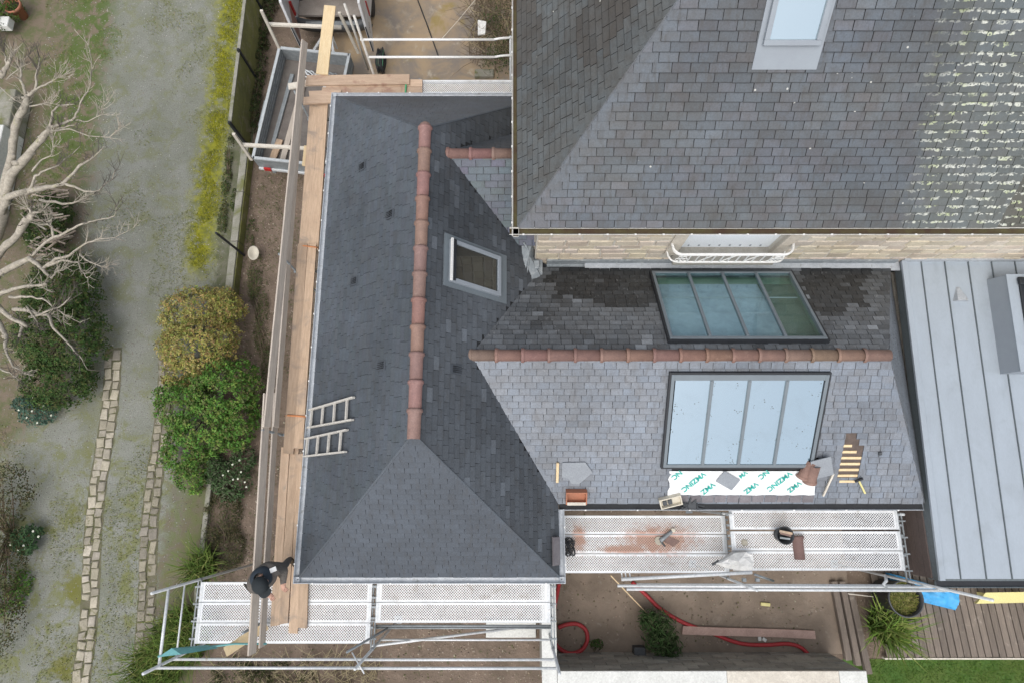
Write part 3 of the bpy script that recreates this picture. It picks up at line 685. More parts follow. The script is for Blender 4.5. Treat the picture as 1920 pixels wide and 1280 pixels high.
def tcS(p, a, b):
    k = 1.26 + .30 * nz(p, .9, 2) + R.uniform(-.12, .12)
    x = pix(p)[0]
    if 1105 < x < 1245: k *= 1.10
    if x > 1545: k *= 1.06
    c = R.uniform(-.03, .03); return (k * (.99 + c), k, k * (1.03 - c))
def tcN(p, a, b):
    k = .78 + .25 * nz(p, 1.1, 6) + R.uniform(-.22, .22); sx, sy = pix(p)
    wet = max(1 - ((sx - 1150) / 130) ** 2 - ((sy - 515) / 60) ** 2, 1 - ((sx - 1570) / 70) ** 2 - ((sy - 530) / 75) ** 2)
    wet += .8 * nz(p, 3.0, 1)
    if wet > .1: k *= .32
    k *= 1 - .25 * max(0, min(1, (600 - sy) / 100))
    if R.random() < .06: k *= 1.7
    return (k * 1.02, k, k * .97)
slate_roof(roofC, [(cS, .115, .19, tcS, [(gS[0] + .03, gS[1] - .03, gS[2] - .0, gS[3] - .03), (membr[0] + .03, membr[1] - .03, membr[2] + .02, membr[3] + .3), 
                                          (bat[0] - .0, bat[0] + .15, bat[2] + .05, bat[3] - .02), (bat[0], bat[0] + .25, bat[2] + .05, bat[3] - .13), (bat[0], bat[0] + .35, bat[2] + .05, bat[3] - .25)], None),
                   (cN, .115, .19, tcN, [(gN[0] + .03, gN[1] - .03, gN[2] + .03, gN[3] - .03)], None),
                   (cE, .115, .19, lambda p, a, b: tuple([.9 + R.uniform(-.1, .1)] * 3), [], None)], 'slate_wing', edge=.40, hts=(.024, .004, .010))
ridge(roofC, (xv - .05, YC, ZC - .045), (XCR + .02, YC, ZC - .045), 16, r=.098, pale=lambda i: (1.12, 1.03, .98) if 4 < i < 13 else (1.04, 1.0, .97))
gutter('gutter', (xs + .02, YCE, ZCE - .02), (XCE, YCE, ZCE - .02), (0, -1, 0), 'zinc_gutter', CW, r=.055, fill='underlay', brk=.8)
MB().box(((xs + XCE) / 2 + .3, YCN + .06, ZCN + .02), (XCE - xs - .5, .22, .02)).build('back_gutter', 'zinc_gutter', CW)
# battens in the stripped patch
plane_box(MB(), cS, bat[0] - .12, bat[0] + .55, bat[2] - .05, bat[3] + .10, -.0035, -.001).build('felt', 'felt', roofC)
for i in range(7):
    b0 = bat[2] + .03 + i * .115; plane_box(MB(), cS, bat[0] + (.0 if i else .05), bat[0] + (.34, .34, .34, .34, .34, .24, .14)[i], b0, b0 + .045, .001, .016).build('batten', 'wood_new', roofC)
# glazed rooflights with upstands and bars
def verriere(name, fc, r, glassm, bars, parent, border=.055, headw=.10):
    a0, a1, b0, b1 = r; h = .10
    w = MB()
    for x0, x1, y0, y1 in ((a0, a0 + .03, b0, b1), (a1 - .03, a1, b0, b1), (a0 + .03, a1 - .03, b0, b0 + .03), (a0 + .03, a1 - .03, b1 - .03, b1)): plane_box(w, fc, x0, x1, y0, y1, -.02, h - .012)
    w = w.build(name, 'frame_black', parent)
    for x0, x1, y0, y1, hh in ((a0 + .032, a0 + .03 + border, b0 + .03, b1 - .03, h), (a1 - .03 - border, a1 - .032, b0 + .03, b1 - .03, h), (a0 + .03 + border, a1 - .03 - border, b0 + .03, b0 + .03 + border, h - .002), (a0 + .03 + border, a1 - .03 - border, b1 - .03 - headw, b1 - .03, h - .002)):
        plane_box(MB(), fc, x0, x1, y0, y1, .02, hh).build('frame', 'frame_grey', w, bevel=.004)
    xa, xb = a0 + .03 + border, a1 - .03 - border; ya, yb = b0 + .03 + border, b1 - .03 - headw
    for i in range(bars):
        x0 = xa + (xb - xa) * i / bars; x1 = xa + (xb - xa) * (i + 1) / bars
        plane_box(MB(), fc, x0 + .02, x1 - .02, ya, yb, h - .03, h - .018).build('pane', glassm, w)
        if i: plane_box(MB(), fc, x0 - .024, x0 + .024, ya, yb, h - .05, h + .012).build('glazing_bar', 'frame_grey', w, bevel=.006)
    return w
verriere('south_rooflight', cS, gS, 'glass_coated', 4, CW)
verriere('north_rooflight', cN, gN, 'glass_clear', 4, CW, border=.05, headw=.06)
# lined shaft below the north rooflight: blue sheeting, green plasterboard
lin = MB(); a0, a1, b0, b1 = gN
def down(a, b, h): p = cN.pt(a, b, -.02); p.z -= h; return p
A0, A1, B0, B1 = a0 + .03, a1 - .03, b0 + .03, b1 - .03
fl = MB().poly([down(A0, B0, .10), down(A1, B0, .10), down(A1, B1, .16), down(A0, B1, .16)]).build('shaft_lining', 'lining_blue', CW)
for p, q, mt in (((A0, B0), (A1, B0), 'plaster_green'), ((A1, B0), (A1, B1), 'plaster_green'), ((A1, B1), (A0, B1), 'lining_blue'), ((A0, B1), (A0, B0), 'plaster_green')):
    MB().poly([down(*p, 0), down(*q, 0), down(*q, .4), down(*p, .4)]).build('reveal', mt, fl)
MB().poly([down(A0, B0 + .20, .09), down(A1, B0 + .20, .09), down(A1, B0, .08), down(A0, B0, .08)]).build('plasterboard', 'plaster_green', fl)
MB().poly([down(A0, B0 + .60, .095), down(A1, B0 + .60, .095), down(A1, B0 + .57, .085), down(A0, B0 + .57, .085)]).build('plasterboard_edge', 'frame_light', fl)
plane = MB().poly([down(A0 - .0, B0 + .2, .09), down(A0 + .62, B0 + .2, .09), down(A0 + .50, B1, .12), down(A0, B1, .12)]).build('plasterboard', 'plaster_shade', fl)  # darker copy of the green board, shade put into its colour
# membrane strip below the south rooflight, printed, with a course of loose starter slates
a0, a1, b0, b1 = membr
mb = MB(); nx, ny = 28, 6
for j in range(ny + 1):
    for i in range(nx + 1):
        aa = a0 + (a1 - a0) * i / nx + (R.uniform(-.02, .02) if i in (0, nx) else 0); bb = b0 - .02 + (b1 + .03 - b0) * j / ny + (R.uniform(-.008, .008) if j == 0 else 0)
        mb.v.append(tuple(cS.pt(aa, bb, .026 + .008 * noise.noise(V((aa * 5, bb * 9, 2)))))); mb.c.append((1, 1, 1))
for j in range(ny):
    for i in range(nx): k = j * (nx + 1) + i; mb.f.append((k, k + 1, k + nx + 2, k + nx + 1))
memb = mb.build('roof_membrane', 'membrane', CW, True, label='white printed membrane strip')
def lettering(s, a, b, ang, size):
    cu = bpy.data.curves.new('print', 'FONT'); cu.body = s; cu.size = size; cu.align_x = 'CENTER'; cu.align_y = 'CENTER'; cu.offset = .003; cu.space_character = .95
    o = bpy.data.objects.new('tmp', cu); COL.objects.link(o); dg = bpy.context.evaluated_depsgraph_get()
    me = bpy.data.meshes.new_from_object(o.evaluated_get(dg)); bpy.data.objects.remove(o); me.materials.clear(); me.materials.append(MATS['print_teal'])
    x = fcx(cS, ang); y = cS.n.cross(x); me.name = 'print'
    inst(me, frame(cS.pt(a, b, .042), x, y, cS.n), 'print', memb)
def fcx(fc, ang): return fc.u * math.cos(ang) + fc.w * math.sin(ang)
for s, px, py, sz in (('VMZINC', 1300, 903, .135), ('VMZ', 1327, 915, .135), ('VMZ', 1408, 914, .135), ('VMZINC', 1461, 902, .135), ('VMZ', 1489, 912, .13), ('NC', 1269, 890, .135), ('NC', 1432, 889, .135), ('VM', 1393, 889, .11)):
    a, b = cS.px(px, py, .04); lettering(s, a, b, math.radians(180 + 45), sz)
for i in range(11):
    x = 1280 + i * 23.5; a, b = cS.px(x, 935, .02)
    w_ = .205; plane_box(MB(), cS, a - w_ / 2, a + w_ / 2 - .008, b - .06 + R.uniform(-.006, .006), b + .075, .016 + .001 * (i % 3), .026 + .001 * (i % 3)).build('starter_slate', 'slate_cut', CW)

# ================================================================ MAIN HOUSE
HX, HY, HE, MH = .10, 3.93, 5.22, 1.23
MHO = empty('stone_house', (4.5, 8, 0), 'tall stone house with steep weathered slate roof and roof window, top right', 'house')
WY = 4.15
core = MB().box((5.75, WY + .33, 2.6), (10.7, .3, 5.2)); core.box((.57, 9.2, 2.6), (.3, 9.4, 5.2))
core.build('wall', 'mortar', MHO)
hS = Face((HX, HY, HE), (0, 1), MH, [(HX, HY), (7.46, HY), (7.46, 7.5), (HX + 3.57, 7.5)])
hW = Face((HX, 12, HE), (1, 0), MH, [(HX, HY), (HX, 13), (HX + 3.57, 13), (HX + 3.57, HY + 3.57)])
hB = Face((7.46, HY, HE - .10), (0, 1), MH, [(7.47, HY), (11.2, HY), (11.2, 7.5), (7.47, 7.5)])
skH = hS.rect([(1440, -60), (1572, -60), (1543, 131), (1421, 131)], .04); skH = (skH[0], skH[1], hS.px(1485, 131, .03)[1], hS.px(1485, 131, .03)[1] + 1.75)
rh = MB()
for f in (hS, hW, hB): under(rh, f)
rh.poly([hS.pt(hS.poly[i][0], hS.poly[i][1], -.02) for i in range(4)])
roofH = rh.build('roof', 'underlay', MHO)
def tH(p, a, b):
    k = .97 + .28 * nz(p, .8, 5) + R.uniform(-.12, .12)
    if R.random() < .05: k *= 1.14
    w = nz(p, .9, 12) * .10; dh = (p.x - HX) - (p.y - HY)
    if dh < .42: k = k * .4 + .72
    c = R.random()
    return (k * (.97 + w * .8 + (.06 if c > .7 else 0)), k * (1 + w * .2), k * (1.01 - w))
def tHW(p, a, b):
    k = .92 + .22 * nz(p, .8, 5) + R.uniform(-.12, .12); dh = (p.y - HY) - (p.x - HX)
    if dh < .30: k = k * .4 + .62
    if nz(p, .7, 21) + (p.y - 6.6) * .35 > .15: return (k * .80, k * .70, k * .58)
    return (k * 1.02, k * 1.0, k * .90)
def tHB(p, a, b):
    k = .62 + R.uniform(-.12, .12); return (k * 1.25, k * 1.0, k * .82)
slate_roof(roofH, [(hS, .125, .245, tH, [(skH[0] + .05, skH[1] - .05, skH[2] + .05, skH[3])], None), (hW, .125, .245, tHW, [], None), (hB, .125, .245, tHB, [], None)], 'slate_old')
hb = MB().bar(V((HX, HY, HE + .004)), V((HX + 3.57, HY + 3.57, HE + MH * 3.57 + .004)), .02, .02).build('hip_flashing', 'slate_old', roofH)
gutter('gutter', (HX - .14, HY + .012, HE - .03), (11.2, HY + .012, HE - .03), (0, -1, 0), 'gutter_white', MHO, r=.055, fill='gutter_dirt', brk=.42)
gutter('gutter', (HX + .01, HY - .13, HE - .03), (HX + .01, 13, HE - .03), (-1, 0, 0), 'gutter_white', MHO, r=.05, fill='gutter_dirt', brk=.42)
MB().box((5.6, HY + .17, HE - .10), (11, .30, .03)).build('soffit', 'wood_white', MHO)
MB().box((HX + .18, 8.5, HE - .10), (.34, 9.3, .03)).build('soffit', 'wood_white', MHO)
roof_window('roof_window', hS, skH, 0, ('frame_light', 'frame_light', None), MHO, 'glass_sky', top=.10, bot=.30, side=.06)
# south wall: window opening, coursed rubble
wxa, wxb, wz0 = PY(1276, 463, WY).x, PY(1457, 463, WY).x, 3.56
stw = MB().box(((.42 + wxa) / 2, WY + .09, 4.1), (wxa - .42, .17, 2.2)).box(((11 + wxb) / 2, WY + .09, 4.1), (11 - wxb, .17, 2.2)).box(((wxa + wxb) / 2, WY + .09, (wz0 + 3.0) / 2), (wxb - wxa, .17, wz0 - 3.0))
stw = stw.build('stone_facing', 'mortar', MHO)
z = 3.02; row = 0
while z < 5.10:
    hgt = R.uniform(.15, .24); x = .44
    while x < 10.9:
        w_ = R.uniform(.20, .55); x1 = x + w_
        if x1 > wxa - .10 and x < wxb + .10 and z + hgt > wz0 - .05:
            if x < wxa - .30: x1 = wxa - .22
            else: x = max(x1, wxb + .22) if x1 > wxb + .22 else x1; continue
        x1_ = x1 - .018; zz = z + R.uniform(0, .012); z1 = z + hgt - R.uniform(.012, .024); d = R.uniform(.006, .028); j = lambda: R.uniform(-.010, .010)
        o_ = [V((x + j(), WY + .006, zz + j())), V((x1_ + j(), WY + .006, zz + j())), V((x1_ + j(), WY + .006, z1 + j())), V((x + j(), WY + .006, z1 + j()))]
        c = sum(o_, V()) / 4; i_ = [c + (p - c) * .88 + V((0, -d + R.uniform(-.004, .004), 0)) for p in o_]
        s = MB().add(o_ + i_, [(4, 5, 6, 7), (0, 1, 5, 4), (1, 2, 6, 5), (2, 3, 7, 6), (3, 0, 4, 7)]).build('stone', 'stone', stw)
        k = R.uniform(.86, 1.12); s.color = (k, k * R.uniform(.95, 1.0), k * R.uniform(.86, 1.0), 1); x = x1
    z += hgt
for xx, sgn in ((wxa, -1), (wxb, 1)): MB().box((xx + sgn * .11, WY + .02, 4.32), (.22, .09, 1.5)).build('quoin', 'stone', stw)
MB().box(((wxa + wxb) / 2, WY + .03, 5.03), (wxb - wxa + .3, .10, .14)).build('lintel', 'stone', stw)
win = empty('window', (0, 0, 0)); par(win, MHO); bpy.data.objects.remove(win)
win = MB().box(((wxa + wxb) / 2, WY + .15, 4.26), (wxb - wxa, .03, 1.42)).build('window', 'shutter_white', MHO)
for i in range(8): MB().box((wxa + .22 + i * (wxb - wxa - .4) / 7, WY + .130, 3.66), (.028, .012, .05)).build('vent_slot', 'frame_light', win)
MB().box(((wxa + wxb) / 2, WY - .01, wz0 - .03), (wxb - wxa + .12, .36, .07)).build('sill', 'sill_grey', win)
# wall foot flashing
MB().box((3.9, WY - .025, 3.22), (6.5, .03, .22)).build('wall_flashing', 'lead', MHO)
MB().box((3.9, WY - .05, 3.13), (6.5, .08, .02)).build('wall_flashing', 'lead', MHO)
MB().box((9.2, WY - .02, 3.30), (3.9, .03, .12)).build('wall_flashing', 'zinc_gutter', MHO)
# white iron balconet
bal = empty('balconet', (0, 0, 0)); bpy.data.objects.remove(bal)
yb_ = 3.93; zt, zb = PY(1370, 477, yb_).z, PY(1370, 491.5, yb_).z; xa, xb = PY(1262, 478, yb_).x, PY(1492, 475, yb_).x; xa2, xb2 = PY(1249, 491, yb_).x, PY(1478, 490, yb_).x
def arcpath(xa, xb, z, y0, y1, r=.16):
    pts = [V((xa - .02, y1, z))]
    for i in range(6): a = math.pi / 2 * i / 5; pts.append(V((xa + r - r * math.cos(a) , y0 + r - r * math.sin(a), z)))
    for i in range(6): a = math.pi / 2 * i / 5; pts.append(V((xb - r + r * math.sin(a), y0 + r - r * math.cos(a), z)))
    pts.append(V((xb + .02, y1, z))); return pts
BX0, BX1 = (xa + xa2) / 2 + .02, (xb + xb2) / 2 - .02
bal = MB().tube(arcpath(BX0, BX1, zt, yb_, WY), .021, 8).tube(arcpath(BX0, BX1, zt - .06, yb_, WY), .010, 6).tube(arcpath(BX0, BX1, zb, yb_, WY), .017, 8)
bal = bal.build('balconet', 'paint_white', MHO, True)
for i in range(13):
    x = BX0 + .18 + i * (BX1 - BX0 - .36) / 12; MB().bar((x, yb_, zb), (x, yb_, zt - .05), .016, .016, V((0, 1, 0))).build('baluster', 'paint_white', bal)
for x0 in (BX0 + .10, BX1 - .30):
    s = MB()
    for q in range(5):
        c = V((x0 + .03 + .035 * q, yb_, (zt + zb) / 2 - .02 + (.05 if q % 2 else -.05))); s.tube([c + V((.035 * math.cos(t), 0, .055 * math.sin(t))) for t in [k * .7 for k in range(10)]], .008, 5)
    s.build('scroll', 'paint_white', bal)
for i in range(4):
    x = BX0 + .5 + i * .4; MB().bar((x, yb_, zb), (x + .22, yb_, zt - .05), .014, .014, V((0, 1, 0))).build('brace', 'paint_white', bal)

# ================================================================ ZINC ROOFED EXTENSION
ZX, ZY0, ZY1, ZZN, ZZS = 7.24, -1.46, 4.13, 3.26, 2.95
ZB = empty('zinc_extension', (9.2, 1.3, 0), 'flat-roofed extension with pale grey standing-seam zinc roof at right', 'house')
mz = (ZZN - ZZS) / (ZY1 - ZY0)
zf = Face((ZX, ZY0, ZZS), (0, 1), mz, [(ZX, ZY0), (12.6, ZY0), (12.6, ZY1), (ZX, ZY1)])
LZ = zf.poly[2][1]
MB().box((9.95, (ZY0 + ZY1) / 2, 1.4), (5.26, ZY1 - ZY0 - .1, 2.8)).build('wall', 'mortar', ZB)
seams = [0.0, .36]; 
while seams[-1] < 5.2: seams.append(seams[-1] + .435)
for i in range(len(seams) - 1):
    x0, x1 = seams[i], min(seams[i + 1], 5.36); pan = MB(); nb = 10
    vs = []; fs = []
    for j in range(nb + 1):
        for k in range(5): vs.append(zf.pt(x0 + .004 + (x1 - x0 - .008) * k / 4, LZ * j / nb, .002 + .004 * noise.noise(V((i * 7 + k * .8, j * .9, 3)))))
    for j in range(nb):
        for k in range(4): q = j * 5 + k; fs.append((q, q + 1, q + 6, q + 5))
    pan.add(vs, fs).build('zinc_sheet', 'zinc', ZB, True)
    if i: plane_box(MB(), zf, x0 - .006, x0 + .006, 0, LZ, .0, .028).build('standing_seam', 'zinc_dark', ZB)
plane_box(MB(), zf, -.02, .075, -.02, LZ, .0, .055).build('edge_capping', 'zinc', ZB, bevel=.008)
MB().bar((ZX + .01, ZY0, ZZS - .09), (ZX + .01, ZY1, ZZN - .09), .03, .24).build('fascia', 'zinc_dark', ZB)
MB().bar((ZX - .0, ZY0 - .02, ZZS - .15), (12.6, ZY0 - .02, ZZS - .15), .03, .26).build('fascia', 'zinc_dark', ZB)
gutter('gutter', (ZX - .02, ZY0 - .03, ZZS - .06), (12.6, ZY0 - .03, ZZS - .06), (0, -1, 0), 'zinc_dark', ZB, r=.055, fill='frame_black', brk=3)
# brown board cladding on the west wall
for i in range(17):
    zc = 2.72 - i * .165
    b = MB().bar((ZX - .012, ZY0 - .01, zc), (ZX - .012, YCE - .10, zc), .03, .155); b.build('cladding_board', 'cladding', ZB)
MB().box((ZX + .03, (ZY0 + YCE) / 2, 1.4), (.04, YCE - ZY0 - .12, 2.7)).build('cladding_backing', 'underlay', ZB)
plane_box(MB(), zf, seams[4] + .006, seams[5] + .3, LZ * .80, LZ * .80 + .012, .0, .012).build('cross_welt', 'zinc_dark', ZB)
# rooflight on kerb
kb = zf.rect([(1853, 525), (1990, 525), (1990, 700), (1872, 702)], 0.0)
k0 = [zf.pt(kb[0], kb[2], .0), zf.pt(kb[1], kb[2], .0), zf.pt(kb[1], kb[3], .0), zf.pt(kb[0], kb[3], .0)]
up = .42; kk = MB(); ins = .03
top = [zf.pt(kb[0] + ins, kb[2], up), zf.pt(kb[1], kb[2], up), zf.pt(kb[1], kb[3] - ins, up), zf.pt(kb[0] + ins, kb[3] - ins, up)]
kk.add(k0 + top, [(0, 1, 5, 4), (1, 2, 6, 5), (2, 3, 7, 6), (3, 0, 4, 7), (4, 5, 6, 7)])
kk = kk.build('rooflight_kerb', 'frame_light', ZB)
a0, a1, b0, b1 = kb[0] + ins, kb[1], kb[2], kb[3] - ins
plane_box(MB(), zf, a0 - .012, a1, b0 - .012, b1 + .01, up, up + .012).build('kerb_capping', 'zinc', kk)
plane_box(MB(), zf, a0 + .17, a1, b0 + .13, b1 - .05, up + .012, up + .05).build('rooflight_frame', 'frame_black', kk, bevel=.01)
plane_box(MB(), zf, a0 + .24, a1, b0 + .16, b1 - .08, up + .05, up + .10).build('rooflight_glass', 'glass_sky', kk, bevel=.01)
MB().box(zf.pt(a0 + .2, b1 - .14, up + .06), (.10, .12, .06)).build('rooflight_hinge', 'frame_black', kk, bevel=.015)
va, vb = zf.px(1800, 553, .03)
MB().add([zf.pt(va - .13, vb - .12, .0), zf.pt(va + .13, vb - .12, .0), zf.pt(va + .03, vb + .16, .0), zf.pt(va - .03, vb + .16, .0), zf.pt(va - .10, vb - .12, .10), zf.pt(va + .10, vb - .12, .10), zf.pt(va + .02, vb + .12, .03), zf.pt(va - .02, vb + .12, .03)],
         [(0, 1, 5, 4), (1, 2, 6, 5), (2, 3, 7, 6), (3, 0, 4, 7), (4, 5, 6, 7)]).build('vent_cap', 'zinc_gutter', ZB)

# ================================================================ SCAFFOLDING
ZD = 2.55
def deck_board(c, L, label, rz=0.0, group='perforated steel scaffold boards'):
    c = V(c); w = .315
    b = MB().add([(-L / 2, -w / 2, 0), (L / 2, -w / 2, 0), (L / 2, w / 2, 0), (-L / 2, w / 2, 0)], [(0, 1, 2, 3)])
    o = b.build('deck_board', 'deck_perforated', label=label, cat='scaffold board', group=group); o.location = c; o.rotation_euler = (0, 0, rz)
    def part(name, bb, mat):
        p = bb.build(name, mat); p.parent = o; return p
    for s in (-1, 1):
        part('side_flange', MB().box((0, s * (w / 2 + .002), -.028), (L, .006, .062)), 'steel')
        part('end_plate', MB().box((s * (L / 2 - .022), 0, -.012), (.05, w - .004, .030)), 'steel')
        for k in (-.09, .09): part('hook', MB().box((s * (L / 2 + .025), k, -.02), (.06, .035, .045)), 'steel_dull')
    return o
Y0 = P(540, 1109, ZD).y
X1a, X1b = -5.45, -2.45; X2a, X2b = -2.36, .66
where = ('nearest the roof eave', 'in the middle', 'at the outer edge')
for i in range(3): deck_board(((X1a + X1b) / 2, Y0 - .333 * i, ZD), 3.0, 'perforated steel scaffold board %s, in the bay where the worker stands' % where[i])
for i in range(2): deck_board(((X2a + X2b) / 2, Y0 - .333 * i, ZD + .01), 3.02, 'perforated steel scaffold board %s of the two-board bay beside the red hose' % ('nearest the eave', 'farther from the eave')[i])
ZA, ZBB = 2.30, 2.62
YA = P(1200, 983, ZA).y; YB = P(1530, 974, ZBB).y
for i in range(3): deck_board((P(1208, 1016, ZA).x, YA - .335 * i, ZA), 3.0, 'steel scaffold board stained with terracotta dust, %s' % ('closest to the wing eave', 'middle of three', 'farthest from the wing eave')[i])
for i in range(3): deck_board((P(1530, 1010, ZBB).x, YB - .335 * i - (.02 if i else 0), ZBB), 3.0, ('clean steel scaffold board closest to the wing eave, right bay', 'steel scaffold board under the black bucket, right bay', 'outermost steel scaffold board of the right bay, under the ridge tile')[i])
pt_ = P(872, 163, 2.62); deck_board((-.86, pt_.y, 2.62), 2.2, 'single perforated steel scaffold board behind the hipped roof')
def tube_(t, name, a, b, r=.024, mat='steel', n=8): return MB().tube([a, b], r, n).build(name, mat, t, True)
def coupler(t, p, s=.05): return MB().box(p, (s, s, s * 1.2)).build('coupler', 'steel_dull', t, bevel=.008)
# front scaffold
SA = empty('front_scaffold', (-2.4, -2.2, 0), 'galvanised tube scaffold with guard rails in front of the hipped house', 'scaffold')
yi, yo = Y0 + .20, Y0 - .93
for k, x in enumerate((X1a - .05, -2.405, X2b + .05)):
    hi = 4.0 if k == 0 else 2.62
    tube_(SA, 'standard', (x, yi, 0), (x, yi, hi)); tube_(SA, 'standard', (x, yo, 0), (x, yo, 3.95 if k != 1 else 3.7))
    for dx in (-.025, .025): MB().bar((x + dx, yi, ZD - .06), (x + dx, yo, ZD - .06), .022, .03).build('transom', 'steel_dull', SA)
    for q in range(4): MB().box((x, yi - .12 - .28 * q, ZD - .035), (.13, .025, .025)).build('transom_peg', 'steel_dull', SA)
    coupler(SA, (x, yo, ZD - .06)); coupler(SA, (x, yi, ZD - .06)); coupler(SA, (x, yo - .02, 3.5)); coupler(SA, (x, yo - .02, 3.0))
for a, b in (((X1a - .12, 3.52), (-2.35, 3.52)), ((-2.45, 3.54), (X2b + .05, 3.54)), ((X1a - .12, 3.02), (-2.35, 3.02)), ((-2.45, 3.04), (X2b + .05, 3.04))):
    tube_(SA, 'guard_rail', (a[0], yo - .03, a[1]), (b[0], yo - .03, b[1] + .005), .022)
tube_(SA, 'end_rail', (X1a - .05, yi, 3.52), (X1a - .05, yo, 3.52)); tube_(SA, 'end_rail', (X1a - .05, yi, 3.02), (X1a - .05, yo, 3.02), .015)
tube_(SA, 'brace', PY(697, 1210, yo) , PY(1000, 1172, yo), .024)
tube_(SA, 'ledger', (-2.4, yo + .02, 1.9), (.70, yo + .02, 1.9), .02); tube_(SA, 'ledger', (-2.4, yo + .30, 2.3), (.70, yo + .30, 2.3), .018, 'steel_dull'); tube_(SA, 'ledger', (-2.4, yo + .36, 2.42), (.70, yo + .36, 2.42), .018, 'steel_dull')
tube_(SA, 'brace', P(650, 1222, 3.2), P(735, 1172, 2.2), .02, 'steel_dull'); tube_(SA, 'brace', P(683, 1262, 3.6), P(660, 1222, 3.5), .012, 'steel')
for x in (X1a - .05, -2.405, X2b + .05):
    for y in (yi, yo): MB().box((x, y, .012), (.15, .15, .024)).build('base_plate', 'steel_dull', SA)
# right scaffold
SB = empty('wing_scaffold', (3.8, -1.0, 0), 'galvanised tube scaffold carrying two board bays below the slate wing eave', 'scaffold')
xa_, xm_, xz_ = P(1052, 1016, ZA).x - .03, P(1366, 1010, 2.45).x, P(1694, 1010, ZBB).x + .02
yj, yk = YA + .20, YA - .90
for x, hi, z0_ in ((xm_, 2.7, ZA), (xz_, 4.5, ZBB)):
    tube_(SB, 'standard', (x, yj, 0), (x, yj, 2.7)); tube_(SB, 'standard', (x, yk - .03, 0), (x, yk - .03, hi if x == xz_ else 3.6))
    for dx in (-.03, .03): MB().bar((x + dx, yj, z0_ - .06), (x + dx, yk, z0_ - .06), .022, .03).build('transom', 'steel_dull', SB)
    for q in range(4): MB().box((x, yj - .12 - .28 * q, z0_ - .03), (.15, .025, .025)).build('transom_peg', 'steel_dull', SB)
    for y in (yj, yk - .03): MB().box((x, y, .012), (.15, .15, .024)).build('base_plate', 'steel_dull', SB); coupler(SB, (x, y, z0_ - .06))
tube_(SB, 'standard', (xa_ + .02, yj, 0), (xa_ + .02, yj, 2.3)); MB().box((xa_ + .02, yj, .012), (.15, .15, .024)).build('base_plate', 'steel_dull', SB)
for z, x0, x1, r in ((3.35, P(1170, 1083, 3).x, P(1780, 1080, 3.35).x, .024), (2.98, P(1160, 1080, 3).x, P(1745, 1070, 3).x, .024), (2.82, P(1200, 1080, 3).x, P(1715, 1070, 3).x, .02)):
    tube_(SB, 'guard_rail', (x0, yk - .07, z - .14), (x1, yk - .07, z), r)
tube_(SB, 'guard_rail', P(1165, 1085, 2.9), P(1410, 1072, 3.1), .03)
for px_ in (1165, 1172, 1180): MB().bar(P(px_, 1072, 2.85), P(px_ + 3, 1088, 2.85), .02, .02).build('coupler', 'steel', SB)
for px_ in (1420, 1395): coupler(SB, P(px_, 1086, 3.1), .06)
tube_(SB, 'brace', P(1415, 1076, 3.1), P(1450, 1088, 2.6), .02, 'steel_dull')
MB().tube([P(1660, 1078, 3.1), P(1662, 1088, 3.2), P(1656, 1095, 3.25), P(1662, 1101, 3.25)], .025, 7).build('rail_end', 'steel', SB, True)
# rear scaffold
SC = empty('rear_scaffold', (-1.9, 8.9, 0), 'tube scaffold with two white guard rails behind the hipped roof', 'scaffold')
yr = pt_.y + .25
for z, x0 in ((3.22, P(690, 103, 3.22).x), (3.72, P(676, 73, 3.72).x)):
    tube_(SC, 'guard_rail', (x0, yr, z), (-.35, yr, z), .024, 'paint_white'); MB().tube([(-.37, yr, z), (-.22, yr + .03, z), (.06, yr + .05, z)], .022, 8).build('guard_rail', 'paint_white', SC, True)
tube_(SC, 'standard', (P(690, 105, 3.22).x, yr, 0), (P(690, 105, 3.22).x, yr, 4.35), .026, 'aluminium')
tube_(SC, 'standard', (-.03, yr + .05, 0), (-.03, yr + .05, 3.75), .022)
for x in (-3.5, -1.98, .1): MB().bar((x, yr, 2.53), (x, yr - .7, 2.53), .04, .05).build('transom', 'steel_dull', SC)
tube_(SC, 'ledger', (-3.6, yr - .05, 2.48), (.1, yr - .05, 2.48), .024); tube_(SC, 'standard', (-3.5, yr, 0), (-3.5, yr, 2.5))
# timber brackets at the left
SD = empty('timber_bracket', P(470, 298, 0), 'pale timber bracket of post and crossbar beside the trailer tail', 'bracket', 'timber scaffold brackets')
def bracket(root, pt0, pb, ba, bb, p2=None):
    MB().bar(P(*pt0), P(*pb), .06, .045, V((0, 1, 0))).build('post', 'wood_white', root)
    MB().bar(P(*ba), P(*bb), .07, .05).build('crossbar', 'wood_white', root)
    if p2: MB().bar(P(*p2[0]), P(*p2[1]), .06, .045, V((0, 1, 0))).build('post', 'wood_white', root)
bracket(SD, (438, 251, 2.9), (472, 300, 1.75), (455, 272, 2.4), (580, 279, 2.4))
SE_ = empty('timber_bracket', P(522, 88, 0), 'pale timber bracket of two posts and a crossbar between van and trailer', 'bracket', 'timber scaffold brackets')
bracket(SE_, (490, 20, 2.9), (523, 90, 1.7), (503, 46, 2.4), (640, 52, 2.4), ((636, 24, 2.8), (672, 100, 1.5)))
for x_ in (-4.25,):
    SF_ = empty('rail_post', (x_, 0, 0), 'slim steel posts carrying the left guard boards', 'scaffold')
    for y_ in (-2.2, 1.0, 4.2, 7.6):
        tube_(SF_, 'post', (-4.27, y_, 0), (-4.27, y_, 3.45), .022, 'steel_dull'); MB().bar((-4.32, y_, 2.50), (-3.66, y_, 2.50), .045, .05).build('crossbar', 'steel_dull', SF_)
tube_(SE_, 'prop', P(646, 8, 3.3), P(690, 130, 1.2), .028, 'aluminium')

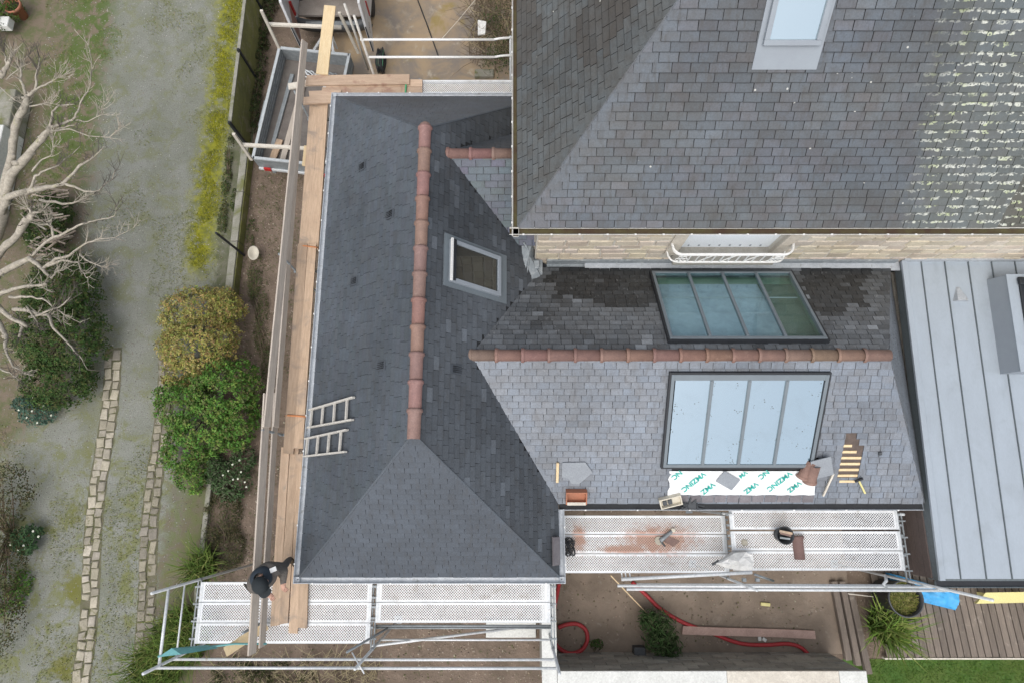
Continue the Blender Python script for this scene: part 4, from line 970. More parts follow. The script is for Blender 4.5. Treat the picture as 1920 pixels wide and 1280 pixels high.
# ================================================================ TIMBER PLANKS
def plank(a, b, w, t, mat, label, group=None, up=V((0, 0, 1)), name='timber_plank', cat='plank'):
    a, b = V(a), V(b); x = (b - a); L = x.length; x.normalize(); y = up.cross(x).normalized(); z = x.cross(y); m = Matrix((x, y, z)).transposed()
    n = max(2, int(L / .35)); bb = MB(); bow = R.uniform(-.006, .006); vs = []; fs = []
    for i in range(n + 1):
        s = i / n; c = a + x * (L * s) + y * (bow * math.sin(math.pi * s)) + z * R.uniform(-.001, .001); ww = w / 2 + R.uniform(-.002, .002)
        e = R.uniform(-.012, .012) if i in (0, n) else 0
        vs += [c - y * ww - z * t / 2 + x * e, c + y * ww - z * t / 2 - x * e, c + y * ww + z * t / 2 - x * e, c - y * ww + z * t / 2 + x * e]
    for i in range(n):
        for j in range(4): fs.append((i * 4 + j, i * 4 + (j + 1) % 4, i * 4 + 4 + (j + 1) % 4, i * 4 + 4 + j))
    fs += [(3, 2, 1, 0), (n * 4, n * 4 + 1, n * 4 + 2, n * 4 + 3)]
    o = bb.add(vs, fs).build(name, mat, origin=(a + b) / 2 * 0, label=label, cat=cat, group=group, bevel=.004)
    return o
G1 = 'plank walkway along the left eave'
zp = 2.60
def Lx(px, py, z): return P(px, py, z)
# front length
for a, b, k in (((516, 1172), (536, 838), 'outermost plank of the walkway end at the worker'), ((532, 1168), (553, 838), 'second plank from the outside at the worker end'), ((550, 1186), (566, 850), 'longest-reaching plank over the steel boards, beside the eave')):
    plank(P(a[0], a[1], zp), P(b[0], b[1], zp), .155, .045, 'wood_plank', k, G1)
plank(P(567, 1176, zp), P(570, 1060, zp), .165, .045, 'wood_plank', 'short plank under the eave corner, on the steel boards', G1)
plank(P(560, 840, zp + .05), P(586, 458, zp + .05), .17, .045, 'wood_plank', 'middle-length walkway plank beside the gutter, between the two orange straps', G1)
plank(P(541, 850, zp + .05), P(568, 458, zp + .05), .19, .045, 'wood_plank', 'outer middle-length walkway plank, between the two orange straps', G1)
plank(P(570, 470, zp + .01), P(590, 196, zp + .01), .20, .045, 'wood_plank', 'outer rear walkway plank beside the trailer', G1)
plank(P(588, 470, zp + .012), P(607, 196, zp + .012), .19, .045, 'wood_plank', 'inner rear walkway plank running under the rear cross planks', G1)
plank(P(572, 312, zp - .04), P(576, 274, zp - .04), .12, .04, 'wood_new', 'short pale offcut jutting from the rear walkway edge')
# guard boards on edge
G2 = 'weathered guard boards on edge'
def gb(a, b, z, label): plank(P(a[0], a[1], z), P(b[0], b[1], z), .15 if z > 3.1 else .12, .035, 'wood_grey', label, G2, up=V((.9, 0, .43)).normalized())
gb((472, 1226), (501, 738), 3.38, 'weathered upper guard board at the worker end of the left scaffold')
gb((500, 800), (571, 78), 3.40, 'weathered upper guard board reaching over the trailer')
gb((491, 1212), (519, 736), 2.92, 'weathered lower guard board passing the worker')
gb((517, 800), (568, 135), 2.93, 'weathered lower guard board above the rear walkway')
# cross planks at the rear
G3 = 'cross planks behind the hipped roof'
zc_ = 2.68
for a, b, w_, dz, lab in (((574, 152), (768, 150), .24, .05, 'widest cross plank nearest the trailer'), ((612, 158), (792, 157), .17, 0, 'upper cross plank tied with a green strap'),
                     ((604, 172), (792, 171), .17, .0, 'lower cross plank tied with a green strap, along the eave'), ((568, 190), (622, 187), .17, .045, 'short cross plank end at the hipped roof corner'), ((580, 178), (640, 176), .15, .045, 'short cross plank above the roof corner')):
    plank(P(a[0], a[1], zc_ + dz), P(b[0], b[1], zc_ + dz), w_, .045, 'wood_plank_x', lab, G3)
plank(P(604, 140, 2.79), P(619, 12, 2.79), .25, .04, 'wood_new', 'pale new plank reaching from the rear planks towards the van')
plank(P(541, 163, 2.66), P(580, 156, 2.66), .14, .04, 'wood_white', 'pale board end poking out left of the rear cross planks')
plank(P(422, 1222, 2.98), P(500, 1170, 2.66), .16, .03, 'wood_new', 'short pale offcut propped across the front scaffold rail')
# straps
def strap(pts, r, mat, label): return MB().tube([P(*p) for p in pts], r, 6).build('strap', mat, smooth=True, label=label, cat='strap', group='lashing straps')
strap([(536, 779, 2.60), (540, 778, 2.68), (572, 780, 2.68), (576, 782, 2.62)], .018, 'strap_orange', 'orange strap around the walkway planks beside the ladders')
strap([(566, 462, 2.58), (569, 461, 2.69), (593, 464, 2.69), (596, 465, 2.62)], .014, 'strap_orange', 'orange strap around the walkway planks level with the roof window')
strap([(761, 144, 2.66), (762, 146, 2.73), (760, 178, 2.73), (760, 181, 2.64)], .02, 'strap_green', 'green strap round the rear cross planks')
strap([(296, 1230, 3.56), (340, 1220, 3.3), (380, 1213, 3.1), (440, 1206, 2.95), (500, 1206, 2.9)], .016, 'rope_cyan', 'thin cyan rope stretched along the front guard rail')
MB().add([P(*p) for p in ((296, 1231, 3.57), (322, 1214, 3.50), (390, 1208, 3.05), (410, 1214, 3.05), (340, 1226, 3.5))], [(0, 1, 2, 3, 4)]).build('tarp_scrap', 'rope_cyan', label='cyan net scrap tied to the front scaffold corner', cat='net')

# ================================================================ LADDERS on the west slope
def ladder(name, corners, label, n=4):
    a, b, c, d = [fW.pt(*fW.px(x, y, .06), .06) for x, y in corners]         # rail1 a->b, rail2 c->d
    root = empty(name, a, label, 'ladder', 'roof ladders')
    for p, q in ((a, b), (c, d)): MB().bar(p, q, .03, .065, fW.n).build('rail', 'aluminium', root, bevel=.004)
    for i in range(n):
        s = .06 + i * .27 if n == 4 else .1 + i * .26
        MB().bar(a + (b - a) * s + fW.n * .006, c + (d - c) * s + fW.n * .006, .04, .03, fW.n).build('rung', 'aluminium', root)
ladder('roof_ladder', ((581, 768), (663, 744), (578, 801), (661, 786)), 'upper of two aluminium ladders hooked over the west eave')
ladder('roof_ladder', ((573, 822), (651, 805), (570, 855), (648, 846)), 'lower of two aluminium ladders, nearer the worker')

# ================================================================ WALLS, FENCES
FX = -6.68
CF = empty('concrete_fence', (FX, 10.5, 0), 'mossy concrete panel fence with dark posts beside the drive', 'fence')
for i in range(4):
    y0_, y1_ = 8.42 + i * 2.0, 8.42 + i * 2.0 + 1.94
    for j in range(2):
        MB().box((FX, (y0_ + y1_) / 2, .28 + j * .54), (.05, y1_ - y0_, .53)).build('panel', 'concrete_moss', CF, bevel=.006)
    MB().box((FX, (y0_ + y1_) / 2, 1.105), (.075, y1_ - y0_ + .02, .03)).build('coping', 'concrete', CF)
for y in (8.40, 10.39, 12.39): MB().box((FX + .03, y - .01, .60), (.06, .06, 1.22)).build('post', 'frame_black', CF)
LW = empty('low_wall', (FX, 6.5, 0), 'low mossy concrete kerb wall continuing from the panel fence', 'wall')
for i in range(3): MB().box((FX + .04, 8.36 - .64 - i * 1.30, .16), (.17, 1.285, .34)).build('kerb_panel', 'concrete', LW, bevel=.012)
for i in range(3): MB().box((FX + .135, 8.36 - .64 - i * 1.30, .14), (.02, 1.27, .28)).build('kerb_face', 'concrete_moss', LW)
for i, y in enumerate((3.6, 1.6, -.4)): MB().box((FX + .0, y - 1.0, .05), (.10, 1.9, .14)).build('kerb_panel', 'concrete', LW)
MB().tube([P(405, 437, 1.4), P(458, 479, .02)], .028, 8).build('fence_post', 'frame_black', label='leaning black fence post by the low kerb wall', cat='post')
pl_ = MB().lathe(P(475, 475, .30), [(0, -.05), (.08, -.045), (.14, -.015), (.165, .02), (.15, .02), (.08, -.02), (0, -.028)], 20, Matrix.Rotation(.5, 3, 'Y') @ Matrix.Diagonal((.75, 1.1, 1))).build('dish', 'cardboard', smooth=True, label='small cream dish lying by the black post', cat='dish')
# white L-shaped yard wall
WW = empty('yard_wall', (3.7, -3.4, 0), 'white-capped block wall around the soil yard, bottom', 'wall')
hw = 1.36; xi, xo, ysn, yso = .83, .58, -3.31, -3.53
core_ = MB().box(((xi + xo) / 2, (yso - 1.2) / 2, hw / 2 - .03), (xi - xo, -1.2 - yso, hw - .06)); core_.box(((xi + 6.62) / 2, (ysn + yso) / 2, hw / 2 - .03), (6.62 - xi, ysn - yso, hw - .06))
core_.build('wall_core', 'mortar_grey', WW)
def capp(x0, x1, y0, y1, mat): MB().box(((x0 + x1) / 2, (y0 + y1) / 2, hw - .0), (x1 - x0 - .006, y1 - y0, .055)).build('coping', mat, WW, bevel=.008)
capp(xo - .02, xi + .015, yso - .01, -1.25, 'wall_white')
capp(xi + .018, 4.02, yso - .01, ysn + .02, 'wall_white'); capp(4.02, 6.12, yso - .01, ysn + .02, 'wood_white'); capp(6.12, 6.64, yso - .01, ysn + .02, 'wall_white')
blk = MB().box((0, 0, 0), (.485, .022, .185)).mesh('block', 'block_grey'); 
for r_ in range(7):
    for i in range(13):
        x = xi + .26 + i * .5 - (.25 if r_ % 2 else 0)
        if x > 6.4 or x < xi + .1: continue
        o = inst(blk, Matrix.Translation((x, ysn + .004 + R.uniform(0, .008), .10 + r_ * .2 - .01)), 'block', WW); o.name = 'block'
blk2 = MB().box((0, 0, 0), (.022, .485, .185)).mesh('block', 'block_grey')
for r_ in range(7):
    for i in range(4): inst(blk2, Matrix.Translation((xi + .004, -3.0 + i * .5 - (.25 if r_ % 2 else 0), .09 + r_ * .2)), 'block', WW)
# timber sleepers edging between the soil yard and the deck
EG = empty('sleeper_edge', (6.7, -2.4, 0), 'weathered sleepers and boards laid between soil yard and deck', 'edging')
for i, (a, b, w_) in enumerate((((1562, 1088), (1590, 1236), .13), ((1577, 1088), (1608, 1246), .12), ((1592, 1100), (1628, 1262), .13))):
    MB().bar(P(*a, .06 + .02 * i), P(*b, .06 + .02 * i), w_, .12).build('sleeper', 'wood_deck', EG, bevel=.012)

# ================================================================ DECK, POT, TARP at the right
DK = empty('timber_deck', (9, -2.4, 0), 'weathered grey-brown timber deck beside the zinc extension', 'deck')
xd = 7.66; i = 0
while xd < 12.5:
    w_ = .138; L0 = -3.36 + R.uniform(-.01, .01); x_s = P(1668, 1232, .15).x - .02
    sk = .16
    MB().bar((xd + sk, L0, .13 + R.uniform(-.003, .003)), (xd - sk * .0, -1.0, .13), w_ - .012, .035).build('deck_board', 'wood_deck', DK, bevel=.004); xd += w_ * 1.06
MB().bar((7.70, -3.38, .10), (12.6, -3.38, .10), .03, .12).build('edge_board', 'wood_white', DK)
pc = P(1699, 1122, .95)
PT = empty('planter', (pc.x, pc.y, .15), 'tall round black planter tub filled with mossy clippings', 'planter')
MB().lathe((pc.x, pc.y, .14), [(0, 0), (.25, 0), (.27, .03), (.325, .74), (.345, .75), (.35, .80), (.325, .80), (.315, .73), (.31, .68)], 32).build('tub', 'plastic_black', PT, True)
MB().lathe((pc.x, pc.y, .88), [(0.342, .055), (.352, .065), (.348, .08), (.328, .075)], 32).build('rim', 'plastic_dark', PT, True)
# tarp
tb = MB(); nx, ny = 26, 12; q = [P(1680, 1078, .55), P(1775, 1105, .55), P(1797, 1142, .45), P(1716, 1128, .45)]
q = [P(1678, 1076, .5), P(1800, 1110, .5), P(1795, 1144, .4), P(1690, 1118, .4)]
for j in range(ny + 1):
    for i in range(nx + 1):
        s, t = i / nx, j / ny; p = q[0].lerp(q[1], s).lerp(q[3].lerp(q[2], s), t)
        p.z += .09 * noise.noise(V((s * 5, t * 3, 1))) + .035 * noise.noise(V((s * 13, t * 8, 4))) - .25 * max(0, abs(t - .5) * 2 - .75) * 4 * .25
        tb.v.append(tuple(p)); tb.c.append((1, 1, 1))
for j in range(ny):
    for i in range(nx): k = j * (nx + 1) + i; tb.f.append((k, k + 1, k + nx + 2, k + nx + 1))
tb.prism([V((x.x, x.y, .15)) for x in q], .2)
tb.build('blue_tarp', 'tarp_blue', smooth=True, label='crumpled bright blue tarp bundle behind the planter tub', cat='tarp')
ys_ = MB(); c0, c1 = P(1833, 1124, .45), P(1960, 1116, .45)
ys_.add([P(1831, 1131, .42), P(1975, 1128, .42), P(1975, 1108, .5), P(1848, 1110, .5), V(P(1831, 1131, .42)) * 1 - V((0, 0, .1)), P(1975, 1128, .32), P(1975, 1108, .4), P(1848, 1110, .4)],
        [(0, 1, 2, 3), (4, 5, 1, 0), (7, 4, 0, 3), (7, 6, 5, 4), (5, 6, 2, 1)])
yel = ys_.build('bench', 'yellow', label='pale yellow bench seat edge on the deck below the zinc gutter', cat='bench', bevel=.012)
for x in (.25, 1.0): MB().box((c0.x + x, c0.y + .05, .28), (.06, .12, .27)).build('leg', 'yellow', yel)
MB().tube([P(1590, 1112, .3), P(1640, 1118, .25), P(1668, 1130, .2)], .012, 6).build('stick', 'wood_white', label='thin pale stick leaning by the black planter', cat='stick')

# ================================================================ TRAILER
TA = V((P(523, 89, .95).x, P(523, 89, .95).y, 0)); TB = V((P(473, 297, .95).x, P(473, 297, .95).y, 0))
ax = (TA - TB).normalized(); sx = V((ax.y, -ax.x, 0)); TL = (TA - TB).length; TW = 1.78
TR = empty('box_trailer', (TB + TA) / 2 + sx * TW / 2, 'galvanised open box trailer parked under the left scaffold', 'trailer')
def tp(s, l, z): return TB + sx * s + ax * l + V((0, 0, z))
def tbox(name, s0, s1, l0, l1, z0, z1, mat, parent=None):
    p = [tp(s0, l0, z0), tp(s1, l0, z0), tp(s1, l1, z0), tp(s0, l1, z0)]; return MB().prism(p, z1 - z0).build(name, mat, parent or TR)
tbox('floor', 0, TW, 0, TL, .50, .54, 'trailer_floor')
sides = []
for nm, a in (('left_side', (0, .03, 0, TL)), ('right_side', (TW - .03, TW, 0, TL)), ('front_board', (.032, TW - .032, TL - .03, TL)), ('tail_board', (.032, TW - .032, 0, .03))):
    s = tbox(nm, *a, .54, .93, 'steel_dull'); sides.append(s)
    e = .018
    tbox('top_rail', a[0] - e, a[1] + e, a[2] - e, a[3] + e, .93, .965, 'steel_mid', s)
    for zz in (.62, .72, .82): tbox('rib', a[0] - .014, a[1] + .014, a[2] + .01, a[3] - .01, zz, zz + .035, 'steel_dull', s)
for l in (.62, 1.5, 2.4): tbox('side_post', -.03, -.002, l, l + .05, .50, .93, 'steel')
tbox('chassis', .3, .38, -.05, TL + .05, .40, .495, 'steel_dull'); tbox('chassis', TW - .38, TW - .3, -.05, TL + .05, .40, .495, 'steel_dull')
for s in (.5, TW - .5): MB().bar(tp(s, TL, .42), tp(TW / 2 + (.04 if s > 1 else -.04), TL + 1.05, .42), .06, .06).build('drawbar', 'steel', TR)
MB().tube([tp(TW / 2, TL + 1.0, .42), tp(TW / 2, TL + 1.22, .45)], .045, 8).build('coupling', 'plastic_black', TR)
MB().tube([tp(TW / 2 + .2, TL + .75, .15), tp(TW / 2 + .2, TL + .75, .75)], .03, 8).build('jockey_post', 'steel', TR)
for s in (-.16, TW + .04):
    w = MB().lathe(tp(s + .06, TL * .45, .31), [(.0, -.08), (.2, -.08), (.29, -.06), (.31, 0), (.29, .06), (.2, .08), (0, .08)], 20, frame((0, 0, 0), ax, (0, 0, 1)).to_3x3()).build('wheel', 'rubber', TR, True)
    tbox('mudguard', s - .04, s + .16, TL * .45 - .36, TL * .45 + .36, .64, .665, 'steel_dull')
for s in (.14, TW - .30): tbox('tail_lamp', s, s + .17, -.06, -.02, .50, .60, 'red_lamp')
tbox('number_board', .0, TW, -.04, -.003, .48, .55, 'steel')
# load in the trailer
LD = 'load in the trailer'
for i, (s, l0, l1, mat, lab, w_) in enumerate(((.22, .5, 2.6, 'steel_dull', 'long grey profile lying along the trailer side', .09), (.55, .2, 2.3, 'wood_grey', 'weathered board lying along the trailer middle', .13), (.30, .15, .75, 'wood_plank', 'short brown board end near the trailer tail', .16))):
    MB().bar(tp(s, l0, .575 + .01 * i), tp(s + .08, l1, .575 + .01 * i), w_, .05).build('trailer_board', mat, label=lab, cat='board', group=LD)
for i in range(3):
    c = tp(.75 + i * .30, TL - .45 - .08 * (i % 2), .60); s = MB()
    for q in range(3): s.tube([c + V((.12 * math.cos(t + q), .10 * math.sin(t), .02 + .03 * q + .02 * math.sin(t * 2))) for t in [k * .55 for k in range(12)]], .018, 6)
    s.build('coupler_bundle', ('steel', 'aluminium', 'steel_dull')[i], smooth=True, label=('leftmost tangle of grey straps in the trailer nose', 'pale tangle of straps beside the new plank in the trailer', 'rightmost tangle of dull fittings in the trailer nose')[i], cat='fittings', group=LD)
MB().bar(tp(1.15, TL - .75, .60), tp(1.65, TL - .72, .60), .05, .05).bar(tp(1.15, TL - .66, .60), tp(1.65, TL - .63, .60), .05, .05).bar(tp(1.40, TL - .75, .66), tp(1.40, TL - .60, .66), .05, .05).build('clamp_frame', 'aluminium', label='pale metal clamp frame in the trailer, by the rear planks', cat='clamp')

# ================================================================ VAN (rear end with both doors open)
vy = P(600, 44, .5).y; vx0, vx1 = P(562, 35, .5).x - .05, P(690, 35, .5).x + .04; vw = vx1 - vx0
VN = empty('van', ((vx0 + vx1) / 2, vy + 2.2, 0), 'white van at the top edge with both rear doors open', 'van')
sh = MB()
for xx in (vx0, vx1): sh.box((xx, vy + 2.3, 1.25), (.06, 4.4, 1.55))
sh.box(((vx0 + vx1) / 2, vy + 2.3, 2.06), (vw + .06, 4.4, .06)); sh.box(((vx0 + vx1) / 2, vy + 4.5, 1.2), (vw, .06, 1.6)); 
sh.build('body', 'van_white', VN, bevel=.03)
MB().box(((vx0 + vx1) / 2, vy + 2.3, .58), (vw - .08, 4.3, .06)).build('load_floor', 'van_floor', VN)
nb = 14; bm_ = MB(); vs = []
for i in range(nb + 1):
    s = i / nb; x = vx0 - .05 + (vw + .10) * s; yy = vy - .16 + .16 * (abs(s - .5) * 2) ** 4
    vs += [V((x, yy + .16, .60)), V((x, yy + .02, .60)), V((x, yy - .02, .52)), V((x, yy, .36)), V((x, yy + .14, .32))]
bm_.add(vs, [(i * 5 + j, i * 5 + 5 + j, i * 5 + 6 + j, i * 5 + 1 + j) for i in range(nb) for j in range(4)]).build('rear_bumper', 'plastic_dark', VN, True)
MB().box(((vx0 + vx1) / 2, vy - .10, .612), (vw * .72, .10, .012)).build('bumper_step', 'steel_dull', VN)
def vdoor(hx, ang, inner, sgn):
    d = V((math.sin(ang), -math.cos(ang), 0)); n = V((d.y, -d.x, 0)); L = .90
    h = V((hx, vy + .05, 0)); pts = [h + V((0, 0, .50)), h + d * L + V((0, 0, .50)), h + d * L + V((0, 0, 1.35)), h + d * (L - .10) + V((0, 0, 2.0)), h + V((0, 0, 2.0))]
    o = MB().prism([p - n * .03 for p in pts], n * .06).build('rear_door', 'van_white', VN, bevel=.012)
    f = [h + d * .10 + V((0, 0, .62)), h + d * (L - .10) + V((0, 0, .62)), h + d * (L - .10) + V((0, 0, 1.25)), h + d * .10 + V((0, 0, 1.25))]
    for s_ in (-1, 1): MB().prism([p + n * s_ * .031 for p in f], n * s_ * .006).build('door_trim', inner if s_ == sgn else 'van_white', o)
    for k in (0, 1):
        c = h + d * (.50 + .16 * k) + n * sgn * .04 + V((0, 0, .95)); MB().lathe(c, [(0, .004), (.055, .004), (.07, 0)], 14, frame((0, 0, 0), d, (0, 0, 1)).to_3x3()).build('handle_hole', 'frame_black', o)
    MB().bar(h + d * L + V((0, 0, .5)), h + d * L + V((0, 0, 1.35)), .03, .03, d).build('door_edge', 'frame_black', o)
vdoor(vx0 - .02, math.radians(14), 'van_trim', -1); vdoor(vx1 + .02, math.radians(8), 'van_white', -1)
for xx in (vx0 + .02, vx1 + .03): MB().box((xx, vy - .0, 1.0), (.12, .10, .42)).build('tail_lamp', 'red_lamp', VN, bevel=.02)
for xx in (vx0 + .08, vx1 - .08):
    for yy in (.75, 3.6): MB().lathe((xx, vy + yy, .33), [(0, -.1), (.2, -.1), (.31, -.09), (.33, 0), (.31, .09), (.2, .1), (0, .1)], 20, Matrix.Rotation(math.pi / 2, 3, 'Y')).build('wheel', 'rubber', VN, True)

# ================================================================ SETT LINES in the drive
M('bedding', (.15, .135, .095), (.10, .105, .05), 5, .95, .5, 30)
def sett_line(name, a, b, label_kind, nrow, dull):
    root = empty(name, a, kind='structure'); a, b = V(a), V(b)
    sd = (b - a).normalized(); sn = V((-sd.y, sd.x, 0)); nn = 60; bed = MB(); vv = []
    for i in range(nn + 1): p_ = a.lerp(b, i / nn) + sn * .05 * math.sin((b - a).length * i / nn * 1.3); vv += [p_ - sn * (.20 + .03 * noise.noise(V((i * .7, 1, 2)))) + V((0, 0, .003)), p_ + sn * (.20 + .03 * noise.noise(V((i * .7, 5, 2)))) + V((0, 0, .003))]
    bed.add(vv, [(i * 2, i * 2 + 1, i * 2 + 3, i * 2 + 2) for i in range(nn)]).build('bedding', 'bedding', root); d = (b - a).normalized(); L = (b - a).length; s = V((-d.y, d.x, 0)); dist = 0
    for side in (-1, 1):
        t = R.uniform(0, .1)
        while t < L:
            l = R.uniform(.13, .27); w = R.uniform(.15, .19)
            if R.random() < .04: t += l; continue
            c = a + d * (t + l / 2) + s * (side * .092 + R.uniform(-.012, .012) + .05 * math.sin(t * 1.3)); hz = R.uniform(.012, .035)
            rot = R.uniform(-.16, .16); x = (d * math.cos(rot) + s * math.sin(rot)); y = V((-x.y, x.x, 0)); hl, hw_ = l / 2 - .012, w / 2 - .010
            j = lambda: R.uniform(-.014, .014)
            lo = [c + x * (sx_ * hl + j()) + y * (sy_ * hw_ + j()) for sx_, sy_ in ((-1, -1), (1, -1), (1, 1), (-1, 1))]
            cc = sum(lo, V()) / 4; lo = [V((p.x, p.y, -.01)) for p in lo]; mid = [V((p.x, p.y, hz * .7)) for p in lo]; hi = [cc * 1 + (V((p.x, p.y, 0)) - V((cc.x, cc.y, 0))) * .82 for p in lo]; hi = [V((p.x, p.y, hz + R.uniform(-.004, .004))) for p in hi]
            o = MB().add(lo + mid + hi, [(8, 9, 10, 11)] + [(i, (i + 1) % 4, 4 + (i + 1) % 4, 4 + i) for i in range(4)] + [(4 + i, 4 + (i + 1) % 4, 8 + (i + 1) % 4, 8 + i) for i in range(4)]).build('sett', 'sett', root)
            k = R.uniform(.82, 1.15) * dull; g = R.uniform(0, .89)
            o.color = (k * (1.15 if g > .93 else 1), k * (.98 if g < .9 else .9), k * R.uniform(.90, 1.0), 1); t += l + .006
sett_line('sett_strip', P(213, 652, 0), P(148, 1300, 0), '', 2, 1.0)
sett_line('sett_strip', P(314, 655, 0), P(262, 1245, 0), '', 2, .72)

# ================================================================ FOLIAGE
def leaf_at(b, c, n, s, ar, col, droop=0.0):
    n = n.normalized(); t = n.cross(V((R.uniform(-1, 1), R.uniform(-1, 1), R.uniform(-1, 1))));
    if t.length < 1e-3: return
    t.normalize(); w = n.cross(t); k = len(b.v); h = s * ar / 2
    b.v += [tuple(c - t * s * .5), tuple(c + w * h + n * s * .06), tuple(c + t * s * .5 - n * s * droop), tuple(c - w * h + n * s * .06)]
    b.f += [(k, k + 1, k + 2), (k, k + 2, k + 3)]; b.c += [col] * 4
def rnd_dir(): 
    z = R.uniform(-1, 1); a = R.uniform(0, 6.2832); r = math.sqrt(1 - z * z); return V((r * math.cos(a), r * math.sin(a), z))
def pick(pal):
    c = R.choice(pal); k = R.uniform(.78, 1.2); return (c[0] * k, c[1] * k * R.uniform(.94, 1.06), c[2] * k)
def foliage(lumps, n, size, pal, ar=.55, clump=0, upb=.5, depth=.35):
    """leaves through the outer part of a union of ellipsoid lumps (centre, radii)"""
    b = MB(); tot = sum(r[0] * r[1] + r[0] * r[2] + r[1] * r[2] for c, r in lumps)
    for c, r in lumps:
        m = int(n * (r[0] * r[1] + r[0] * r[2] + r[1] * r[2]) / tot); i = 0
        while i < m:
            d = rnd_dir()
            if d.z < -.35: continue
            f = 1 - depth * R.random() ** 1.6 + .20 * noise.noise(V((d.x * 2.6 + c.x, d.y * 2.6 + c.y, d.z * 2.6))) + .14 * noise.noise(V((d.x * 7 + c.x, d.y * 7, d.z * 7)))
            p = V(c) + V((d.x * r[0], d.y * r[1], d.z * r[2])) * f
            if p.z < .02: i += 1; continue
            if noise.noise(p * 3.3) < -.18 and R.random() < .8: i += 1; continue
            if R.random() < .03: p = V(c) + (p - V(c)) * R.uniform(1.05, 1.22)
            inside = any((p.x - c2[0]) ** 2 / r2[0] ** 2 + (p.y - c2[1]) ** 2 / r2[1] ** 2 + (p.z - c2[2]) ** 2 / r2[2] ** 2 < .45 for c2, r2 in lumps if c2 is not c)
            if not inside:
                if clump:
                    base = pick(pal); up = (d + V((0, 0, upb)) + rnd_dir() * .4)
                    for q in range(clump): leaf_at(b, p + rnd_dir() * size * .7, up + rnd_dir() * .8, size * R.uniform(.7, 1.2), ar, tuple(x * R.uniform(.85, 1.15) for x in base), .15)
                else: leaf_at(b, p, d + V((0, 0, upb)) + rnd_dir() * .7, size * R.uniform(.65, 1.3), ar, pick(pal), .15)
            i += max(1, clump)
    return b
def plant(name, base, label, cat, lumps, n, size, pal, group=None, stems=6, stem_mat='stem', core=True, **k):
    base = V(base); root = empty(name, (base.x, base.y, 0), label, cat, group)
    foliage(lumps, n, size, pal, **k).build('foliage', 'leaf', root)
    s = MB()
    for i in range(stems):
        c, r = R.choice(lumps); a = V((base.x + R.uniform(-.08, .08), base.y + R.uniform(-.08, .08), 0)); e = V(c) + V((R.uniform(-.6, .6) * r[0], R.uniform(-.6, .6) * r[1], r[2] * R.uniform(.1, .6)))
        m = a.lerp(e, .5) + V((R.uniform(-.06, .06), R.uniform(-.06, .06), .06)); s.tube([a, m, e], [.016, .012, .005], 5)
    s.build('stem', stem_mat, root, True)
    return root
def lump(px, py, z, rx, ry, rz): p = P(px, py, z); return (p, (rx, ry, rz))
YEL = [(.27, .265, .075), (.23, .245, .065), (.31, .27, .09), (.19, .20, .055), (.36, .30, .12), (.27, .20, .08)]
GRN = [(.075, .16, .03), (.09, .19, .038), (.06, .13, .025), (.13, .20, .045), (.12, .14, .05)]
DKG = [(.048, .088, .025), (.038, .070, .022), (.06, .10, .03), (.085, .10, .035)]
BLU = [(.07, .13, .095), (.09, .155, .115), (.05, .10, .07)]
plant('golden_bush', P(375, 630, 0), 'rounded golden-yellow bush beside the drive', 'bush', [lump(372, 590, .55, .78, .62, .6), lump(385, 645, .65, .72, .7, .65), lump(345, 655, .5, .55, .6, .5), lump(420, 580, .5, .45, .5, .5), lump(340, 705, .4, .42, .32, .38)], 26000, .058, YEL, clump=5, ar=.45)
plant('green_bush', P(390, 770, 0), 'glossy bright green bush below the golden bush', 'bush', [lump(425, 735, .6, .72, .75, .65), lump(350, 755, .45, .68, .6, .5), lump(390, 800, .5, .75, .65, .55), lump(350, 840, .4, .50, .6, .45), lump(362, 890, .28, .34, .40, .34), lump(445, 790, .4, .45, .6, .5)], 26000, .06, GRN, clump=5, ar=.6)
plant('dark_hedge', P(120, 620, 0), 'dark green clipped shrub mound under the bare tree', 'bush', [lump(120, 545, .5, .8, .9, .6), lump(130, 640, .5, .85, .9, .6), lump(110, 715, .4, .8, .6, .5), lump(90, 620, .5, .7, .9, .6), lump(90, 420, .3, .55, .8, .4)], 34000, .06, DKG, clump=4, ar=.55)
spur1 = plant('spurge', P(75, 770, 0), 'blue-green spurge plant below the dark shrub mound', 'plant', [lump(70, 770, .2, .42, .34, .25), lump(45, 758, .15, .25, .2, .2)], 1500, .07, BLU, ar=.35)
plant('border_shrub', P(20, 1000, 0), 'brown-green twiggy shrub at the left edge, lower half', 'bush', [lump(10, 930, .4, .55, .7, .5), lump(5, 1050, .4, .5, .7, .45), lump(-10, 1160, .4, .6, .8, .45)], 7000, .05, [(.07, .065, .03), (.05, .055, .025), (.10, .075, .04), (.045, .06, .022)], ar=.45, stems=30)
spur2 = plant('spurge', P(48, 1010, 0), 'green spurge clump with pale flower heads at the left edge', 'plant', [lump(50, 1010, .2, .30, .32, .25)], 900, .09, [(.05, .10, .045), (.07, .125, .055)], ar=.4)
plant('low_weeds', P(15, 1120, 0), 'low green weeds in the bottom left border', 'plant', [lump(10, 1110, .05, .5, .5, .14), lump(45, 1090, .05, .2, .3, .1)], 700, .07, GRN)
plant('pot_shrub', P(10, 20, 0), 'green shrub at the top left corner behind the clay pot', 'bush', [lump(5, 15, .3, .5, .5, .4), lump(-30, 40, .3, .6, .6, .45)], 3000, .06, [(.05, .085, .02), (.07, .10, .025)], clump=3)
plant('ivy', P(430, 330, 0), 'patchy ivy and weeds along the low kerb wall', 'ivy', [lump(430, 285, .05, .10, .5, .12), lump(425, 340, .04, .12, .4, .10), lump(418, 410, .04, .12, .5, .10), lump(438, 375, .08, .07, .3, .1)], 1500, .05, [(.045, .065, .022), (.08, .075, .03), (.06, .09, .03)])
